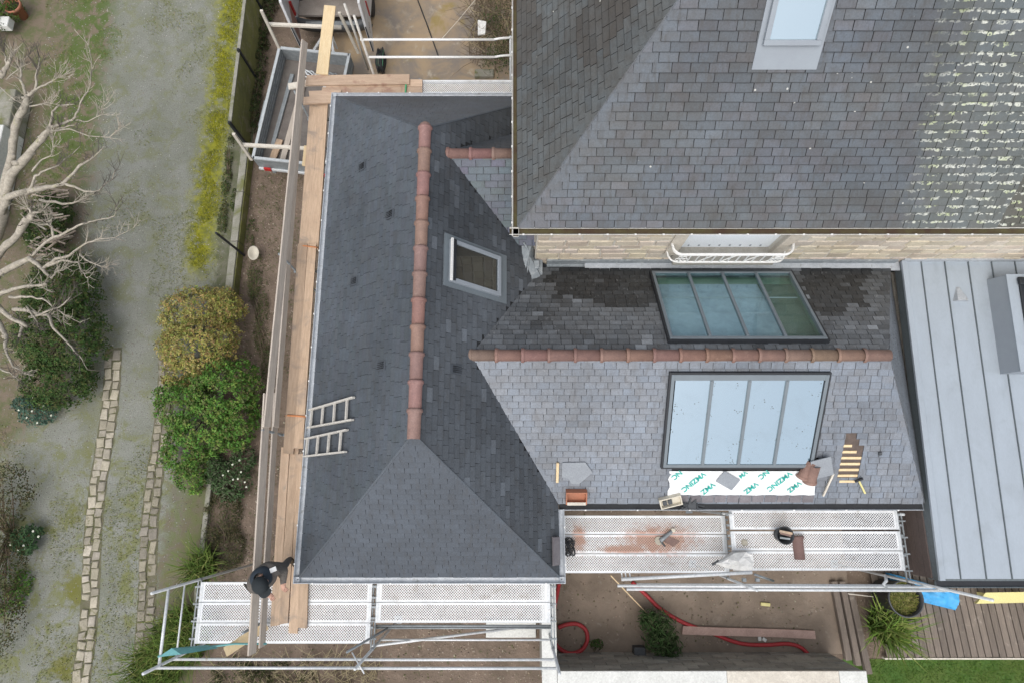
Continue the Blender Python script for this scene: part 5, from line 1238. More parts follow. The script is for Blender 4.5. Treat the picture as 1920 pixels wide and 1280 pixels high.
plant('ivy', P(492, 90, 0), 'dark ivy growing at the foot of the panel fence', 'ivy', [lump(495, 40, .1, .16, .8, .2), lump(490, 120, .1, .14, .9, .2), lump(478, 200, .1, .12, .8, .18), lump(505, 10, .1, .2, .5, .2)], 4200, .055, [(.03, .045, .016), (.045, .06, .022), (.06, .05, .03)], clump=3)
helle = plant('hellebore', P(440, 890, 0), 'hellebore clump with white flowers beside the guard boards', 'plant', [lump(435, 900, .18, .42, .45, .25), lump(400, 880, .15, .25, .4, .22), lump(455, 860, .15, .3, .3, .2)], 2600, .085, [(.05, .09, .035), (.065, .11, .045), (.085, .10, .06)], ar=.4)
plant('weedy_border', P(430, 1010, 0), 'brown-green weedy growth between green bush and front scaffold', 'plant', [lump(420, 960, .08, .40, .6, .18), lump(430, 1030, .08, .35, .5, .15), lump(395, 990, .05, .2, .6, .12)], 3500, .06, [(.055, .065, .03), (.075, .075, .035), (.10, .085, .045)], ar=.35)
plant('weedy_border', P(470, 560, 0), 'straggly brown-green weeds on the soil beside the golden bush', 'plant', [lump(478, 520, .04, .18, .7, .14), lump(490, 600, .04, .16, .8, .12), lump(500, 690, .04, .14, .7, .12), lump(470, 440, .04, .12, .5, .1)], 2600, .055, [(.075, .09, .035), (.11, .095, .05), (.06, .085, .03)], ar=.35)
plant('young_shrub', P(1235, 1185, 0), 'dark green young shrub growing in the soil yard', 'bush', [lump(1235, 1185, .35, .36, .40, .35), lump(1215, 1160, .3, .25, .2, .25), lump(1255, 1210, .25, .25, .25, .25)], 1500, .15, [(.045, .085, .03), (.06, .105, .038), (.08, .11, .05)], ar=.14, depth=.9, upb=.2)
plant('weed_patch', P(1120, 1205, 0), 'small dark weed patch beside the red hose loop', 'plant', [lump(1118, 1208, .03, .14, .12, .08)], 200, .05, DKG)
# flowers
def flowers(spots, label, mat, size=.055, group=None):
    for px, py, z in spots:
        c = P(px, py, z); b = MB()
        for q in range(6):
            a = q * 1.047; d = V((math.cos(a), math.sin(a), .35)); leaf_at(b, c + d * size * .45, V((0, 0, 1)) + d * .3, size, .8, (1, 1, 1))
        b.build('flower', mat, label)
M('petal_white', (.66, .68, .58), (.55, .58, .44), 9, .7, 0, 20)
flowers([(436, 870, .5), (449, 862, .5), (452, 884, .48), (437, 898, .48), (446, 897, .5), (459, 903, .45), (428, 882, .45), (418, 890, .42), (462, 912, .4)], helle, 'petal_white', .026)
flowers([(62, 745, .45), (82, 760, .45), (96, 778, .42), (70, 792, .42), (50, 782, .4), (35, 768, .38), (60, 770, .45)], spur1, 'petal_white', .028)
flowers([(62, 995, .48), (44, 1022, .46), (35, 1030, .44), (20, 1020, .44), (72, 1005, .45)], spur2, 'petal_white', .03)
# blades
def blades(n, fn, h, w, pal, lean=.5):
    b = MB()
    for i in range(n):
        p = fn()
        if p is None: continue
        hh = h * R.uniform(.5, 1.2); a = R.uniform(0, 6.283); d = V((math.cos(a), math.sin(a), 0)); s = V((-d.y, d.x, 0)) * w * R.uniform(.6, 1.2); l = lean * R.uniform(.2, 1.3)
        m = p + V((0, 0, hh * .6)) + d * hh * l * .45; t = p + V((0, 0, hh * .9)) + d * hh * l * 1.1; k = len(b.v)
        b.v += [tuple(p - s), tuple(p + s), tuple(m + s * .8), tuple(m - s * .8), tuple(t)]; b.f += [(k, k + 1, k + 2, k + 3), (k + 3, k + 2, k + 4)]; b.c += [pick(pal)] * 5
    return b
def in_disc(c, r, e=1.0):
    def f():
        a = R.uniform(0, 6.283); q = r * math.sqrt(R.random()); return V((c.x + q * math.cos(a), c.y + q * math.sin(a) * e, 0))
    return f
LG = [(.075, .125, .025), (.10, .15, .03), (.06, .10, .02), (.15, .16, .05)]
for px, py, r, n, label in ((350, 1190, .55, 1100, 'long-bladed green grass tuft under the front scaffold corner'), (300, 1250, .50, 900, 'arching grass tuft at the bottom edge left of the scaffold'), (385, 1060, .28, 420, 'narrow grass tuft above the front scaffold deck')):
    c = P(px, py, 0); blades(n, in_disc(c, r), .55, .010, LG, .8).build('grass_tuft', 'leaf', label=label, cat='grass tuft', group='grass tufts by the scaffold', origin=c)
c = P(1648, 1170, .0); blades(420, in_disc(c, .26), .75, .018, [(.10, .17, .03), (.14, .20, .04), (.20, .23, .07), (.08, .13, .03)], .75).build('strap_leaf_clump', 'leaf', label='bright green strap-leaved clump beside the deck', cat='plant', origin=c)
blades(16000, lambda: V((R.uniform(7.1, 12.5), R.uniform(-4.6, -3.44), 0)), .05, .004, [(.05, .12, .015), (.07, .135, .02), (.10, .15, .03)], .8).build('grass', 'leaf', label='short lawn grass at the bottom right', cat='grass', kind='stuff')
def moss_fn():
    y = R.uniform(4.9, 13.5); p = V((-7.54 + R.gauss(0, .17) + .08 * math.sin(y * 2.1), y, 0)); return p if noise.noise(p * 1.7) > -.25 else None
blades(12000, moss_fn, .028, .007, [(.24, .24, .014), (.18, .19, .018), (.28, .265, .02), (.12, .14, .025)], 1.0).build('moss', 'leaf', label='yellow-green moss verge along the fence side of the drive', cat='moss', kind='stuff')
def weed_fn():
    for _ in range(30):
        p = V((R.uniform(-12.6, -6.9), R.uniform(-4.2, 13.5), 0)); k = noise.noise(V((p.x * .9, p.y * .7, 5))) + (.25 if p.y < 1 else 0) + (.35 if p.x < -10.4 and p.y > 7 else 0) + (.2 if p.x > -7.3 else 0)
        if k > .30: return p
    return None
blades(14000, weed_fn, .04, .006, [(.14, .165, .045), (.17, .18, .06), (.11, .145, .035), (.22, .20, .10)], 1.0).build('drive_weeds', 'leaf', label='scattered low weeds and grass in the gravel drive', cat='weeds', kind='stuff')
c = V((pc.x, pc.y, .84)); b_ = blades(1100, lambda: (lambda q: V((q.x, q.y, .80)))(in_disc(c, .30)()), .09, .008, [(.12, .14, .03), (.17, .17, .05), (.09, .11, .03), (.22, .20, .08)], 1.2)
b_.lathe((pc.x, pc.y, .80), [(.315, 0), (0.0, .03)], 20, cc=(.10, .11, .04)); b_.build('clippings', 'leaf', label='mossy grass clippings heaped in the black planter tub', cat='clippings', kind='stuff')
# pebbles and litter
def pebbles(n, fn, s0, s1, pal):
    b = MB(); F8 = [(0, 1, 2), (0, 2, 3), (0, 3, 4), (0, 4, 1)]
    for i in range(n):
        p = fn()
        if p is None: continue
        s = R.uniform(s0, s1); a = R.uniform(0, 6.283); k = len(b.v); b.v.append((p.x, p.y, p.z + s * .7))
        for q in range(4): b.v.append((p.x + s * R.uniform(.7, 1.2) * math.cos(a + q * 1.571), p.y + s * R.uniform(.7, 1.2) * math.sin(a + q * 1.571), p.z - .002))
        b.f += [tuple(k + x for x in f) for f in F8]; c = pick(pal); b.c += [c] * 5
    return b
pebbles(9000, lambda: V((R.uniform(-12.5, -7.0), R.uniform(-4.2, 13.5), 0)), .008, .022, [(.34, .34, .31), (.27, .27, .25), (.17, .165, .14), (.38, .37, .33), (.22, .18, .13)]).build('gravel_stones', 'pebble', label='loose pale gravel stones over the drive', cat='gravel', kind='stuff')
def soil_fn():
    return R.choice((lambda: V((R.uniform(-6.5, -4.1), R.uniform(-2.4, 8.0), 0)), lambda: V((R.uniform(-4.8, .6), R.uniform(-4.3, -1.5), 0)), lambda: V((R.uniform(.9, 6.6), R.uniform(-3.2, -.3), .004))))()
pebbles(3200, soil_fn, .010, .032, [(.28, .22, .17), (.20, .155, .12), (.38, .33, .26), (.30, .23, .17), (.14, .13, .07)]).build('soil_clods', 'pebble', label='clods and pale stones scattered over bare soil', cat='soil', kind='stuff')
blades(7000, lambda: (lambda p: p if noise.noise(p * 1.1) > -.05 else None)(V((R.uniform(-6.5, -4.0), R.uniform(-2.4, 8.0), 0))), .05, .006, [(.09, .11, .04), (.14, .12, .065), (.07, .095, .03)], 1.2).build('soil_weeds', 'leaf', label='sparse weeds on the soil strip under the left scaffold', cat='weeds', kind='stuff')

# ================================================================ BARE TREE at the left
TZ = P(-30, 450, 0)
tree = empty('bare_tree', (TZ.x, TZ.y, 0), 'bare pale-barked tree with knuckled pruned limbs at the left edge', 'tree')
MB().tube([(TZ.x, TZ.y, 0), (TZ.x + .03, TZ.y, .5), P(-12, 440, 1.2), P(2, 395, 1.7)], [.24, .20, .18, .15], 12).build('trunk', 'bark', tree, True)
limbs = [
 ([(2, 395, 1.7), (21, 327, 2.1), (53, 292, 2.4), (80, 260, 2.6), (93, 239, 2.7)], .10, .05), ([(2, 395, 1.7), (14, 330, 2.0), (24, 266, 2.3), (32, 229, 2.5), (48, 197, 2.7), (50, 181, 2.75)], .10, .05),
 ([(50, 181, 2.75), (66, 170, 2.8), (70, 133, 2.95), (75, 110, 3.0)], .035, .008), ([(50, 181, 2.75), (38, 150, 2.9), (42, 118, 3.0)], .035, .010), ([(60, 172, 2.8), (85, 160, 2.9), (105, 148, 2.95), (115, 143, 3.0)], .022, .006), ([(56, 200, 2.7), (75, 196, 2.8), (95, 193, 2.85)], .02, .007),
 ([(0, 145, 2.7), (14, 125, 2.8), (20, 110, 2.9), (30, 95, 3.0)], .05, .015), ([(14, 122, 2.8), (8, 100, 2.9)], .025, .012), ([(-5, 160, 2.2), (25, 185, 2.5), (42, 195, 2.6)], .012, .012), ([(12, 150, 2.6), (35, 130, 2.8), (55, 103, 2.95)], .014, .005),
 ([(93, 239, 2.7), (98, 210, 2.75), (112, 198, 2.8), (140, 196, 2.9)], .03, .007), ([(93, 239, 2.7), (118, 232, 2.75), (135, 226, 2.8), (142, 214, 2.9), (150, 195, 3.0), (170, 160, 3.1), (172, 120, 3.2), (166, 85, 3.3)], .028, .004), ([(95, 245, 2.7), (130, 242, 2.7), (165, 255, 2.75), (205, 258, 2.85), (222, 243, 2.95)], .02, .004),
 ([(90, 250, 2.6), (112, 240, 2.7), (140, 235, 2.75)], .022, .008), ([(142, 226, 2.8), (165, 228, 2.85), (190, 215, 2.9), (200, 190, 3.0)], .012, .003),
 ([(2, 400, 1.8), (13, 370, 2.0), (53, 359, 2.2), (88, 351, 2.3), (117, 346, 2.4), (149, 311, 2.55), (175, 295, 2.65), (196, 274, 2.75)], .075, .005), ([(117, 343, 2.4), (140, 350, 2.45), (159, 359, 2.5), (186, 358, 2.6), (210, 338, 2.7), (216, 319, 2.8)], .03, .004), ([(74, 375, 2.2), (117, 383, 2.3), (145, 378, 2.35), (167, 366, 2.45)], .03, .008),
 ([(53, 359, 2.2), (66, 330, 2.4), (85, 320, 2.5), (110, 310, 2.6), (150, 275, 2.7)], .03, .006), ([(60, 322, 2.4), (78, 300, 2.5), (97, 290, 2.6), (97, 250, 2.8)], .02, .004),
 ([(-8, 490, 1.4), (0, 472, 1.7), (25, 450, 2.0), (50, 412, 2.3), (62, 400, 2.4)], .085, .06), ([(62, 400, 2.4), (52, 390, 2.5)], .03, .02), ([(62, 400, 2.4), (75, 397, 2.5)], .03, .02),
 ([(-8, 520, 1.5), (0, 512, 1.7), (30, 497, 2.0), (55, 485, 2.2), (70, 495, 2.3), (82, 507, 2.35), (97, 522, 2.4)], .085, .02), ([(82, 503, 2.35), (105, 485, 2.45), (130, 480, 2.5), (160, 457, 2.6), (180, 450, 2.7), (215, 446, 2.8), (250, 428, 2.95)], .032, .003),
 ([(85, 500, 2.35), (117, 488, 2.45), (147, 492, 2.5), (155, 510, 2.6), (165, 522, 2.7)], .028, .007), ([(150, 477, 2.5), (160, 487, 2.55), (190, 500, 2.65), (212, 502, 2.7)], .02, .006), ([(60, 480, 2.2), (100, 445, 2.35), (130, 432, 2.45), (155, 420, 2.55), (175, 415, 2.6), (215, 405, 2.75), (221, 380, 2.85)], .032, .003), ([(100, 445, 2.35), (98, 425, 2.4), (88, 420, 2.5)], .025, .012), ([(97, 522, 2.4), (104, 510, 2.5), (118, 507, 2.6)], .02, .012),
 ([(-8, 555, 1.6), (0, 552, 1.8), (25, 542, 2.1), (55, 536, 2.3), (87, 532, 2.5)], .05, .022), ([(18, 557, 2.0), (50, 557, 2.2), (80, 560, 2.3), (107, 580, 2.4), (150, 605, 2.6)], .03, .004), ([(55, 595, 2.2), (85, 585, 2.35), (110, 577, 2.45), (132, 557, 2.6)], .028, .007), ([(90, 590, 2.35), (100, 615, 2.45), (125, 640, 2.55), (150, 667, 2.7), (164, 692, 2.8)], .03, .004), ([(25, 580, 2.1), (60, 585, 2.2), (90, 590, 2.3)], .035, .028), ([(50, 575, 2.2), (68, 600, 2.3), (73, 614, 2.4)], .02, .005),
 ([(-5, 572, 1.8), (15, 592, 2.0), (40, 605, 2.2), (50, 612, 2.3)], .05, .03), ([(45, 606, 2.2), (36, 632, 2.35)], .03, .022), ([(-5, 600, 1.7), (12, 630, 2.0), (10, 652, 2.15), (25, 687, 2.3), (55, 702, 2.5)], .05, .008), ([(0, 690, 2.0), (20, 698, 2.2), (35, 712, 2.3)], .02, .006)]
for pts, r0, r1 in limbs:
    n = len(pts); w = [P(*p) for p in pts]; fine = []; rr = []
    for i in range(n - 1):
        for q in range(3):
            t = q / 3; s = (i + t) / (n - 1); fine.append(w[i].lerp(w[i + 1], t) + (V((R.uniform(-1, 1), R.uniform(-1, 1), R.uniform(-1, 1))) * .018 if q else V())); rr.append((r0 + (r1 - r0) * s) * R.uniform(.9, 1.15))
    fine.append(w[-1]); rr.append(r1); lb = MB().tube(fine, rr, 7)
    if r0 > .03:                                                     # pruning knuckles
        for _ in range(3): 
            k = R.randrange(1, len(fine)); d = rnd_dir(); d.z = abs(d.z); lb.tube([fine[k], fine[k] + d * rr[k] * 1.9], [rr[k] * .7, rr[k] * .55], 6)
    br = lb.build('limb', 'bark', tree, True)
    tw = MB()
    for _ in range(13 if r1 < .01 else 11):
        k = R.randrange(len(fine) // 2, len(fine)); p = fine[k]; d = (fine[k] - fine[max(0, k - 2)]).normalized() + rnd_dir() * .7; d.z = abs(d.z) * .8; d.normalize(); L = R.uniform(.12, .45); q = [p]
        for s in range(4): d = (d + rnd_dir() * .18 + V((0, .06, .05))).normalized(); q.append(q[-1] + d * L / 4)
        tw.tube(q, [.007, .006, .005, .004, .003], 4)
        for _q in range(2): e_ = q[R.randrange(1, 4)]; d2 = (d + rnd_dir() * .9).normalized(); tw.tube([e_, e_ + d2 * .10, e_ + d2 * .18 + V((0, .02, .03))], [.005, .004, .0025], 4)
    tw.build('twig', 'bark_dark' if R.random() < .55 else 'bark', br, kind='stuff')
# heap of cut sticks below the tree
hp = empty('stick_heap', P(95, 430, 0), 'heap of cut sticks stacked under the bare tree', 'stick heap')
for i in range(110):
    c = P(R.uniform(55, 125), R.uniform(345, 505), R.uniform(.25, .75)); a = R.gauss(.1, .35); L = R.uniform(.2, .5); d = V((math.cos(a), math.sin(a), R.uniform(-.1, .1)))
    MB().tube([c - d * L / 2, c + d * L / 2 + V((0, 0, R.uniform(-.02, .02)))], [R.uniform(.012, .028)] * 2, 6).build('stick', 'stick' if R.random() < .7 else 'bark', hp)
# left-edge wall and slab, clay pot
MB().box(P(14, 255, .28), (.42, 2.3, .55)).build('garden_wall', 'concrete', label='low ochre garden wall top at the left edge', cat='wall', bevel=.03)
MB().box(P(-4, 330, .35), (.35, 2.4, .66)).build('stone_bench', 'wall_white', label='pale stone slab at the left edge beside the ochre wall', cat='slab', bevel=.02)
MB().box(P(3, 45, .3), (.5, .3, .2)).build('white_block', 'wall_white', label='white block at the top left under the clay pot', cat='block', bevel=.02)
pot0 = P(45, 32, .0); q1 = P(30, 8, .42); axp = (V((q1.x, q1.y, .42)) - V((pot0.x, pot0.y, .02))).normalized()
pt = empty('clay_pot', pot0, 'terracotta clay flower pot at the top left corner', 'pot')
MB().lathe(V((pot0.x, pot0.y, 0)), [(0, 0), (.12, 0), (.20, .36), (.225, .36), (.23, .43), (.20, .43), (.175, .33), (0, .31)], 24).build('pot_body', 'terracotta_pot', pt, True)
MB().lathe(V((pot0.x, pot0.y, .33)), [(.185, 0), (0, .02)], 20).build('potting_soil', 'soil_dark', pt)
# brush at the top, beside the main house
bru = empty('dry_brush', P(910, 60, 0), 'tangled dry brown brushwood shrub against the main house, top', 'shrub')
tw = MB(); tw2 = MB()
for i in range(620):
    b0 = P(R.uniform(880, 965), R.uniform(-60, 135), 0); d = V((R.uniform(-1, 1), R.uniform(-1, 1), R.uniform(.2, 1.3))).normalized(); L = R.uniform(.25, .8); q = [b0 + V((0, 0, R.uniform(0, .5)))]
    for s in range(3): d = (d + rnd_dir() * .3).normalized(); q.append(q[-1] + d * L / 3)
    (tw if R.random() < .8 else tw2).tube(q, [.009, .007, .005, .003], 4)
tw.build('brush_twigs', 'stem', bru); tw2.build('brush_twigs', 'stem_straw', bru)
foliage([lump(935, 100, .3, .5, .6, .4), lump(930, 30, .3, .5, .8, .3)], 1500, .05, DKG, depth=.8).build('foliage', 'leaf', bru)
wb = MB().prism([P(896, 40, .75), P(912, 43, .78), P(910, 66, .72), P(896, 68, .70)], .05).build('white_sheet', 'bag_white', label='white plastic offcut caught in the dry brushwood', cat='sheet', bevel=.01)
# dry stalky shrub at the bottom edge
dr = empty('dry_stalks', P(560, 1265, 0), 'straw-coloured dry stalks and weeds below the front scaffold', 'shrub')
tw = MB()
for i in range(330):
    b0 = P(R.uniform(400, 720), R.uniform(1235, 1330), 0); d = V((R.uniform(-.9, 1.1), R.uniform(-.4, 1), R.uniform(.3, 1.2))).normalized(); L = R.uniform(.25, .75) * (1.2 - abs(b0.x + 3.8) * .22); q = [b0]
    for s in range(3): d = (d + rnd_dir() * .25).normalized(); q.append(q[-1] + d * max(.1, L) / 3)
    tw.tube(q, [.008, .006, .005, .003], 4)
    for _ in range(2): e = q[R.randrange(1, 3)]; tw.tube([e, e + (d + rnd_dir() * .8).normalized() * .14], [.004, .002], 3)
tw.build('stalk', 'stem_straw', dr)
foliage([lump(440, 1262, .05, .5, .35, .16), lump(540, 1268, .05, .6, .35, .14), lump(470, 1290, .05, .9, .4, .2)], 3200, .055, [(.05, .065, .025), (.075, .08, .03), (.04, .05, .02)], ar=.4).build('foliage', 'leaf', dr)

# ================================================================ SMALL THINGS ON THE ROOF
def on(fc, px, py, h): return fc.pt(*fc.px(px, py, h), h)
def rot_box(fc, px, py, L, W, T, ang, h=.03):
    c = on(fc, px, py, h); x = fcx(fc, ang); y = fc.n.cross(x); return MB().box(c + fc.n * T / 2, (L, W, T), Matrix((x, y, fc.n)).transposed())
MB().prism([on(cS, x, y, .03) for x, y in ((1054, 866), (1097, 865), (1111, 884), (1085, 906), (1072, 905), (1065, 895), (1053, 894))][::-1], cS.n * .018).build('slate_sheet', 'slate_fresh', label='cut pale slate sheet with pointed corners, on the wing roof above the tray', cat='slate')
rot_box(cS, 1045, 884, .38, .045, .04, math.pi / 2).build('wood_strip', 'wood_new', label='short yellow wood strip standing on the wing roof beside the cut slate', cat='wood strip', bevel=.003)
def open_box(name, fc, px, py, L, W, Hh, ang, mat, inner, label, cat, h=.025):
    c = on(fc, px, py, h); x = fcx(fc, ang); y = fc.n.cross(x); m = Matrix((x, y, fc.n)).transposed(); b = empty(name, c, label, cat); t = .018
    MB().box(c + fc.n * t / 2, (L, W, t), m).build('bottom', inner, b)
    for sx_, sy_, l, w in ((0, W / 2 - t / 2, L, t), (0, -W / 2 + t / 2, L, t), (L / 2 - t / 2, 0, t, W - 2 * t), (-L / 2 + t / 2, 0, t, W - 2 * t)):
        MB().box(c + x * sx_ + y * sy_ + fc.n * (t + Hh / 2), (l, w, Hh), m).build('side', mat, b)
    return b, m, c
tb_, m_, c_ = open_box('wooden_tray', cS, 1080, 927, .36, .24, .10, 0, 'terracotta_pot', 'terracotta_pot', 'orange-brown open wooden tray at the wing eave', 'tray')
MB().bar(c_ - cS.u * .16 - cS.w * .10 + cS.n * .12, c_ + cS.u * .16 - cS.w * .10 + cS.n * .12, .05, .012).build('front_lip', 'wood_white', tb_)
nb_, m_, c_ = open_box('nail_box', cS, 1256, 936, .38, .19, .07, .28, 'cardboard', 'cardboard', 'cream cardboard nail box at the wing eave beside the membrane', 'box')
for i in range(2): MB().box(c_ + m_ @ V((-.10 + .09 * i, -.01, .035)), (.07, .09, .04), m_).build('nail_packet', 'plastic_dark', nb_)
rot_box(cS, 1365, 900, .34, .24, .008, -.55, .05).build('loose_slate', 'slate_fresh', label='loose grey slate lying on the printed membrane', cat='slate')
rot_box(cS, 1541, 876, .34, .36, .016, .3, .12).build('loose_slate', 'slate_fresh', label='grey slate leaning on the broken ridge tiles by the rooflight corner', cat='slate')
for i, (px, py, an, lab) in enumerate(((1512, 880, 1.2, 'upper of the terracotta ridge tiles piled at the rooflight corner'), (1522, 888, 1.45, 'lower terracotta ridge tile piled at the rooflight corner'))):
    d = fcx(cS, an); o = inst(tile_mesh(.34, .10), frame(on(cS, px, py, .05 + .05 * i) - d * .17, d, cS.n.cross(d), cS.n), 'spare_ridge_tile', None, (1.2, 1.15, 1.1)); tag(o, lab, 'ridge tile', 'spare ridge tiles')
rot_box(cS, 1552, 907, .46, .03, .03, 1.35, .03).build('wood_strip', 'wood_white', label='thin white lath lying beside the leaning slate', cat='lath')
hm = empty('slate_hammer', on(cS, 1613, 912, .03), 'slater hammer with yellow and steel handle below the stripped battens', 'hammer')
MB().bar(on(cS, 1610, 900, .05), on(cS, 1622, 924, .05), .028, .022, cS.n).build('handle', 'yellow', hm); MB().bar(on(cS, 1603, 902, .06), on(cS, 1618, 896, .06), .03, .03, cS.n).build('head', 'frame_black', hm)
rot_box(cS, 1650, 849, .05, .06, .02, .2, .03).build('loose_clip', 'plastic_dark', label='small dark metal clip on the right end of the wing roof', cat='clip')
gb_ = MB()
for i in range(16):
    a = on(cS, 1292 + R.uniform(-16, 18), 945 + R.uniform(-7, 7), .05); gb_.tube([a, a + rnd_dir() * .12], .012, 5)
gb_.box(on(cS, 1292, 946, .02), (.22, .12, .10)).build('rag_bundle', 'plastic_dark', label='dark grey rag bundle in the wing gutter beside the nail box', cat='rags')
# slate stack at the hipped roof corner
ss = empty('slate_stack', fE.pt(*fE.px(1042, 1032, .02), .02), 'small stack of dark slates on the hipped roof beside the east gutter', 'slate stack')
for i in range(6): 
    c = on(fE, 1041 + i * .5, 1032, .02 + .014 * i); MB().box(c + fE.n * .006, (.45 + R.uniform(-.02, .02), .16, .011), Matrix((fE.u, fE.w, fE.n)).transposed()).build('slate', 'slate_cut', ss)

# ================================================================ ON THE RIGHT SCAFFOLD
cc = P(1066, 1024, ZA + .02); s = MB()
for i in range(9): s.tube([cc + V(((.085 + .03 * math.sin(i * 2.1)) * math.cos(t + i), (.13 + .03 * math.cos(i)) * math.sin(t), .01 + .012 * i + .02 * math.sin(t * 2 + i))) for t in [k * .42 for k in range(16)]], .009, 5)
s.build('cable_coil', 'plastic_black', smooth=True, label='coil of black cable on the scaffold beside the hipped roof', cat='cable')
gr = empty('angle_grinder', P(1252, 1003, ZA), 'dusty angle grinder lying on the stained scaffold boards', 'grinder')
a, b = P(1238, 1013, ZA + .05), P(1262, 993, ZA + .05)
MB().tube([a, a.lerp(b, .3), a.lerp(b, .7), b], [.04, .035, .032, .03], 10).build('body', 'steel_dull', gr, True); MB().lathe(a + V((-.02, .0, -.02)), [(0, 0), (.075, 0), (.075, .006), (0, .008)], 20).build('disc', 'sett', gr); MB().tube([a, a + V((.08, -.10, .02))], .016, 8).build('side_handle', 'plastic_dark', gr); MB().box(b, (.07, .07, .06)).build('battery', 'cardboard', gr, bevel=.01)
MB().prism([P(*x, ZA + .004) for x in ((1252, 1004), (1274, 1014), (1262, 1024), (1244, 1014))][::-1], .02).build('tile_offcut', 'terracotta', label='terracotta tile offcut beside the angle grinder', cat='offcut')
bc = P(1461, 1001, ZBB); bk = empty('bucket', bc, 'black bucket with tools standing on the right scaffold bay', 'bucket')
MB().lathe(bc, [(0, .004), (.105, .004), (.145, .24), (.155, .24), (.155, .255), (.138, .255), (.10, .02), (0, .02)], 24).build('pail', 'plastic_black', bk, True); MB().bar(bc + V((-.08, .05, .24)), bc + V((.10, .0, .25)), .05, .02).build('brick_chip', 'terracotta', bk); MB().bar(bc + V((-.08, -.04, .21)), bc + V((.08, -.06, .24)), .03, .02).build('trowel', 'steel_dull', bk)
MB().bar(bc + V((-.10, .075, .262)), bc + V((.12, .03, .262)), .04, .012).build('wood_scrap', 'wood_plank', bk)
d = V((.02, -1, 0)).normalized(); o = inst(tile_mesh(.40, .095), frame(P(1494, 1003, ZBB + .005), d, V((0, 0, 1)).cross(d)), 'spare_ridge_tile', None, (.72, .68, .72)); tag(o, 'single brown ridge tile lying across the right scaffold bay', 'ridge tile', 'spare ridge tiles')
# crumpled white sack
sk = MB(); sp_ = [(1342, 1055, .10), (1362, 1046, .16), (1378, 1036, .20), (1400, 1034, .22), (1412, 1040, .18), (1414, 1056, .16), (1408, 1070, .10), (1385, 1068, .08), (1360, 1064, .08)]
ctr = P(1385, 1052, ZBB + .30); rim = [P(x, y, ZBB + z) for x, y, z in sp_]; n = len(rim); vs = [ctr]; fs = []
for k_ in (.45, .8, 1.0):
    for i, p in enumerate(rim): q = ctr.lerp(p, k_); q.z += .05 * noise.noise(q * 9) ; vs.append(q)
for i in range(n):
    j = (i + 1) % n; fs.append((0, 1 + i, 1 + j))
    for r_ in range(2): fs.append((1 + r_ * n + i, 1 + (r_ + 1) * n + i, 1 + (r_ + 1) * n + j, 1 + r_ * n + j))
vs += [V((p.x, p.y, ZBB + .01)) for p in rim]; fs += [(1 + 2 * n + i, 1 + 3 * n + i, 1 + 3 * n + (i + 1) % n, 1 + 2 * n + (i + 1) % n) for i in range(n)]
sk.add(vs, fs).build('rubble_sack', 'bag_white', smooth=False, label='crumpled white sack hanging over the scaffold guard rail', cat='sack')
MB().bar(P(1335, 1058, ZBB + .07), P(1348, 1050, ZBB + .07), .04, .02).build('paper_scrap', 'plastic_dark', label='small grey scrap on the scaffold board beside the white sack', cat='scrap')
MB().lathe(P(1396, 1016, ZBB + .002), [(0, .012), (.05, .012), (.06, 0)], 12).build('mortar_blob', 'sett', label='grey mortar blob on the right scaffold bay', cat='mortar')

# ================================================================ SOIL YARD
def hose(pts, r, mat, label): return MB().tube(pts, r, 8).build('hose', mat, smooth=True, label=label, cat='hose', group='red hoses in the soil yard')
def sm(pts, n=6):
    out = []; m = len(pts)
    for i in range(m - 1):
        p0, p1, p2, p3 = pts[max(i - 1, 0)], pts[i], pts[i + 1], pts[min(i + 2, m - 1)]
        for k in range(n):
            t = k / n; out.append(.5 * ((2 * p1) + (p2 - p0) * t + (2 * p0 - 5 * p1 + 4 * p2 - p3) * t * t + (3 * p1 - p0 - 3 * p2 + p3) * t ** 3))
    return out + [pts[-1]]
hose(sm([P(x, y, z) for x, y, z in ((1050, 1085, .5), (1043, 1120, .25), (1036, 1160, .1), (1036, 1190, .06), (1046, 1212, .05), (1068, 1224, .05), (1090, 1218, .05), (1101, 1200, .05), (1098, 1180, .05), (1082, 1169, .05), (1062, 1170, .07), (1047, 1176, .09))]), .042, 'hose_red', 'red hose coiled in a loop in the yard corner')
hose(sm([P(x, y, .04) for x, y in ((1185, 1090), (1215, 1118), (1235, 1138), (1262, 1156), (1290, 1170), (1330, 1184), (1370, 1200), (1400, 1207), (1440, 1208), (1475, 1206), (1500, 1212), (1517, 1227))]), .040, 'hose_red', 'long red hose winding across the soil yard past the planks')
plank(P(1279, 1180, .06), P(1400, 1184, .06), .16, .06, 'wood_pink', 'pinkish plank in the soil yard, left of the pair', 'yard planks'); plank(P(1399, 1184, .055), P(1528, 1189, .055), .16, .05, 'wood_pink', 'pinkish plank in the soil yard, right of the pair', 'yard planks')
MB().bar(P(1145, 1078, .6), P(1212, 1148, .03), .02, .02).build('wood_strip', 'wood_new', label='thin pale lath propped in the soil yard under the scaffold', cat='lath')
MB().box(P(1198, 1220, .12), (.24, .20, .24)).build('bucket_box', 'plastic_dark', label='small dark bin at the foot of the yard wall', cat='bin', bevel=.02)
MB().box(P(1435, 1132, .03), (.2, .07, .05), Matrix.Rotation(-.1, 3, 'Z')).build('sponge', 'yellow', label='small yellow sponge lying on the soil', cat='sponge', bevel=.012)
MB().bar(P(1318, 1084, .0), P(1319, 1080, .0), .01, .01).v
MB().box(P(958, 1178, .03), (1.05, .33, .06)).build('paving_slab', 'wall_white', label='pale slab on the ground between front scaffold and yard wall', cat='slab', bevel=.01)
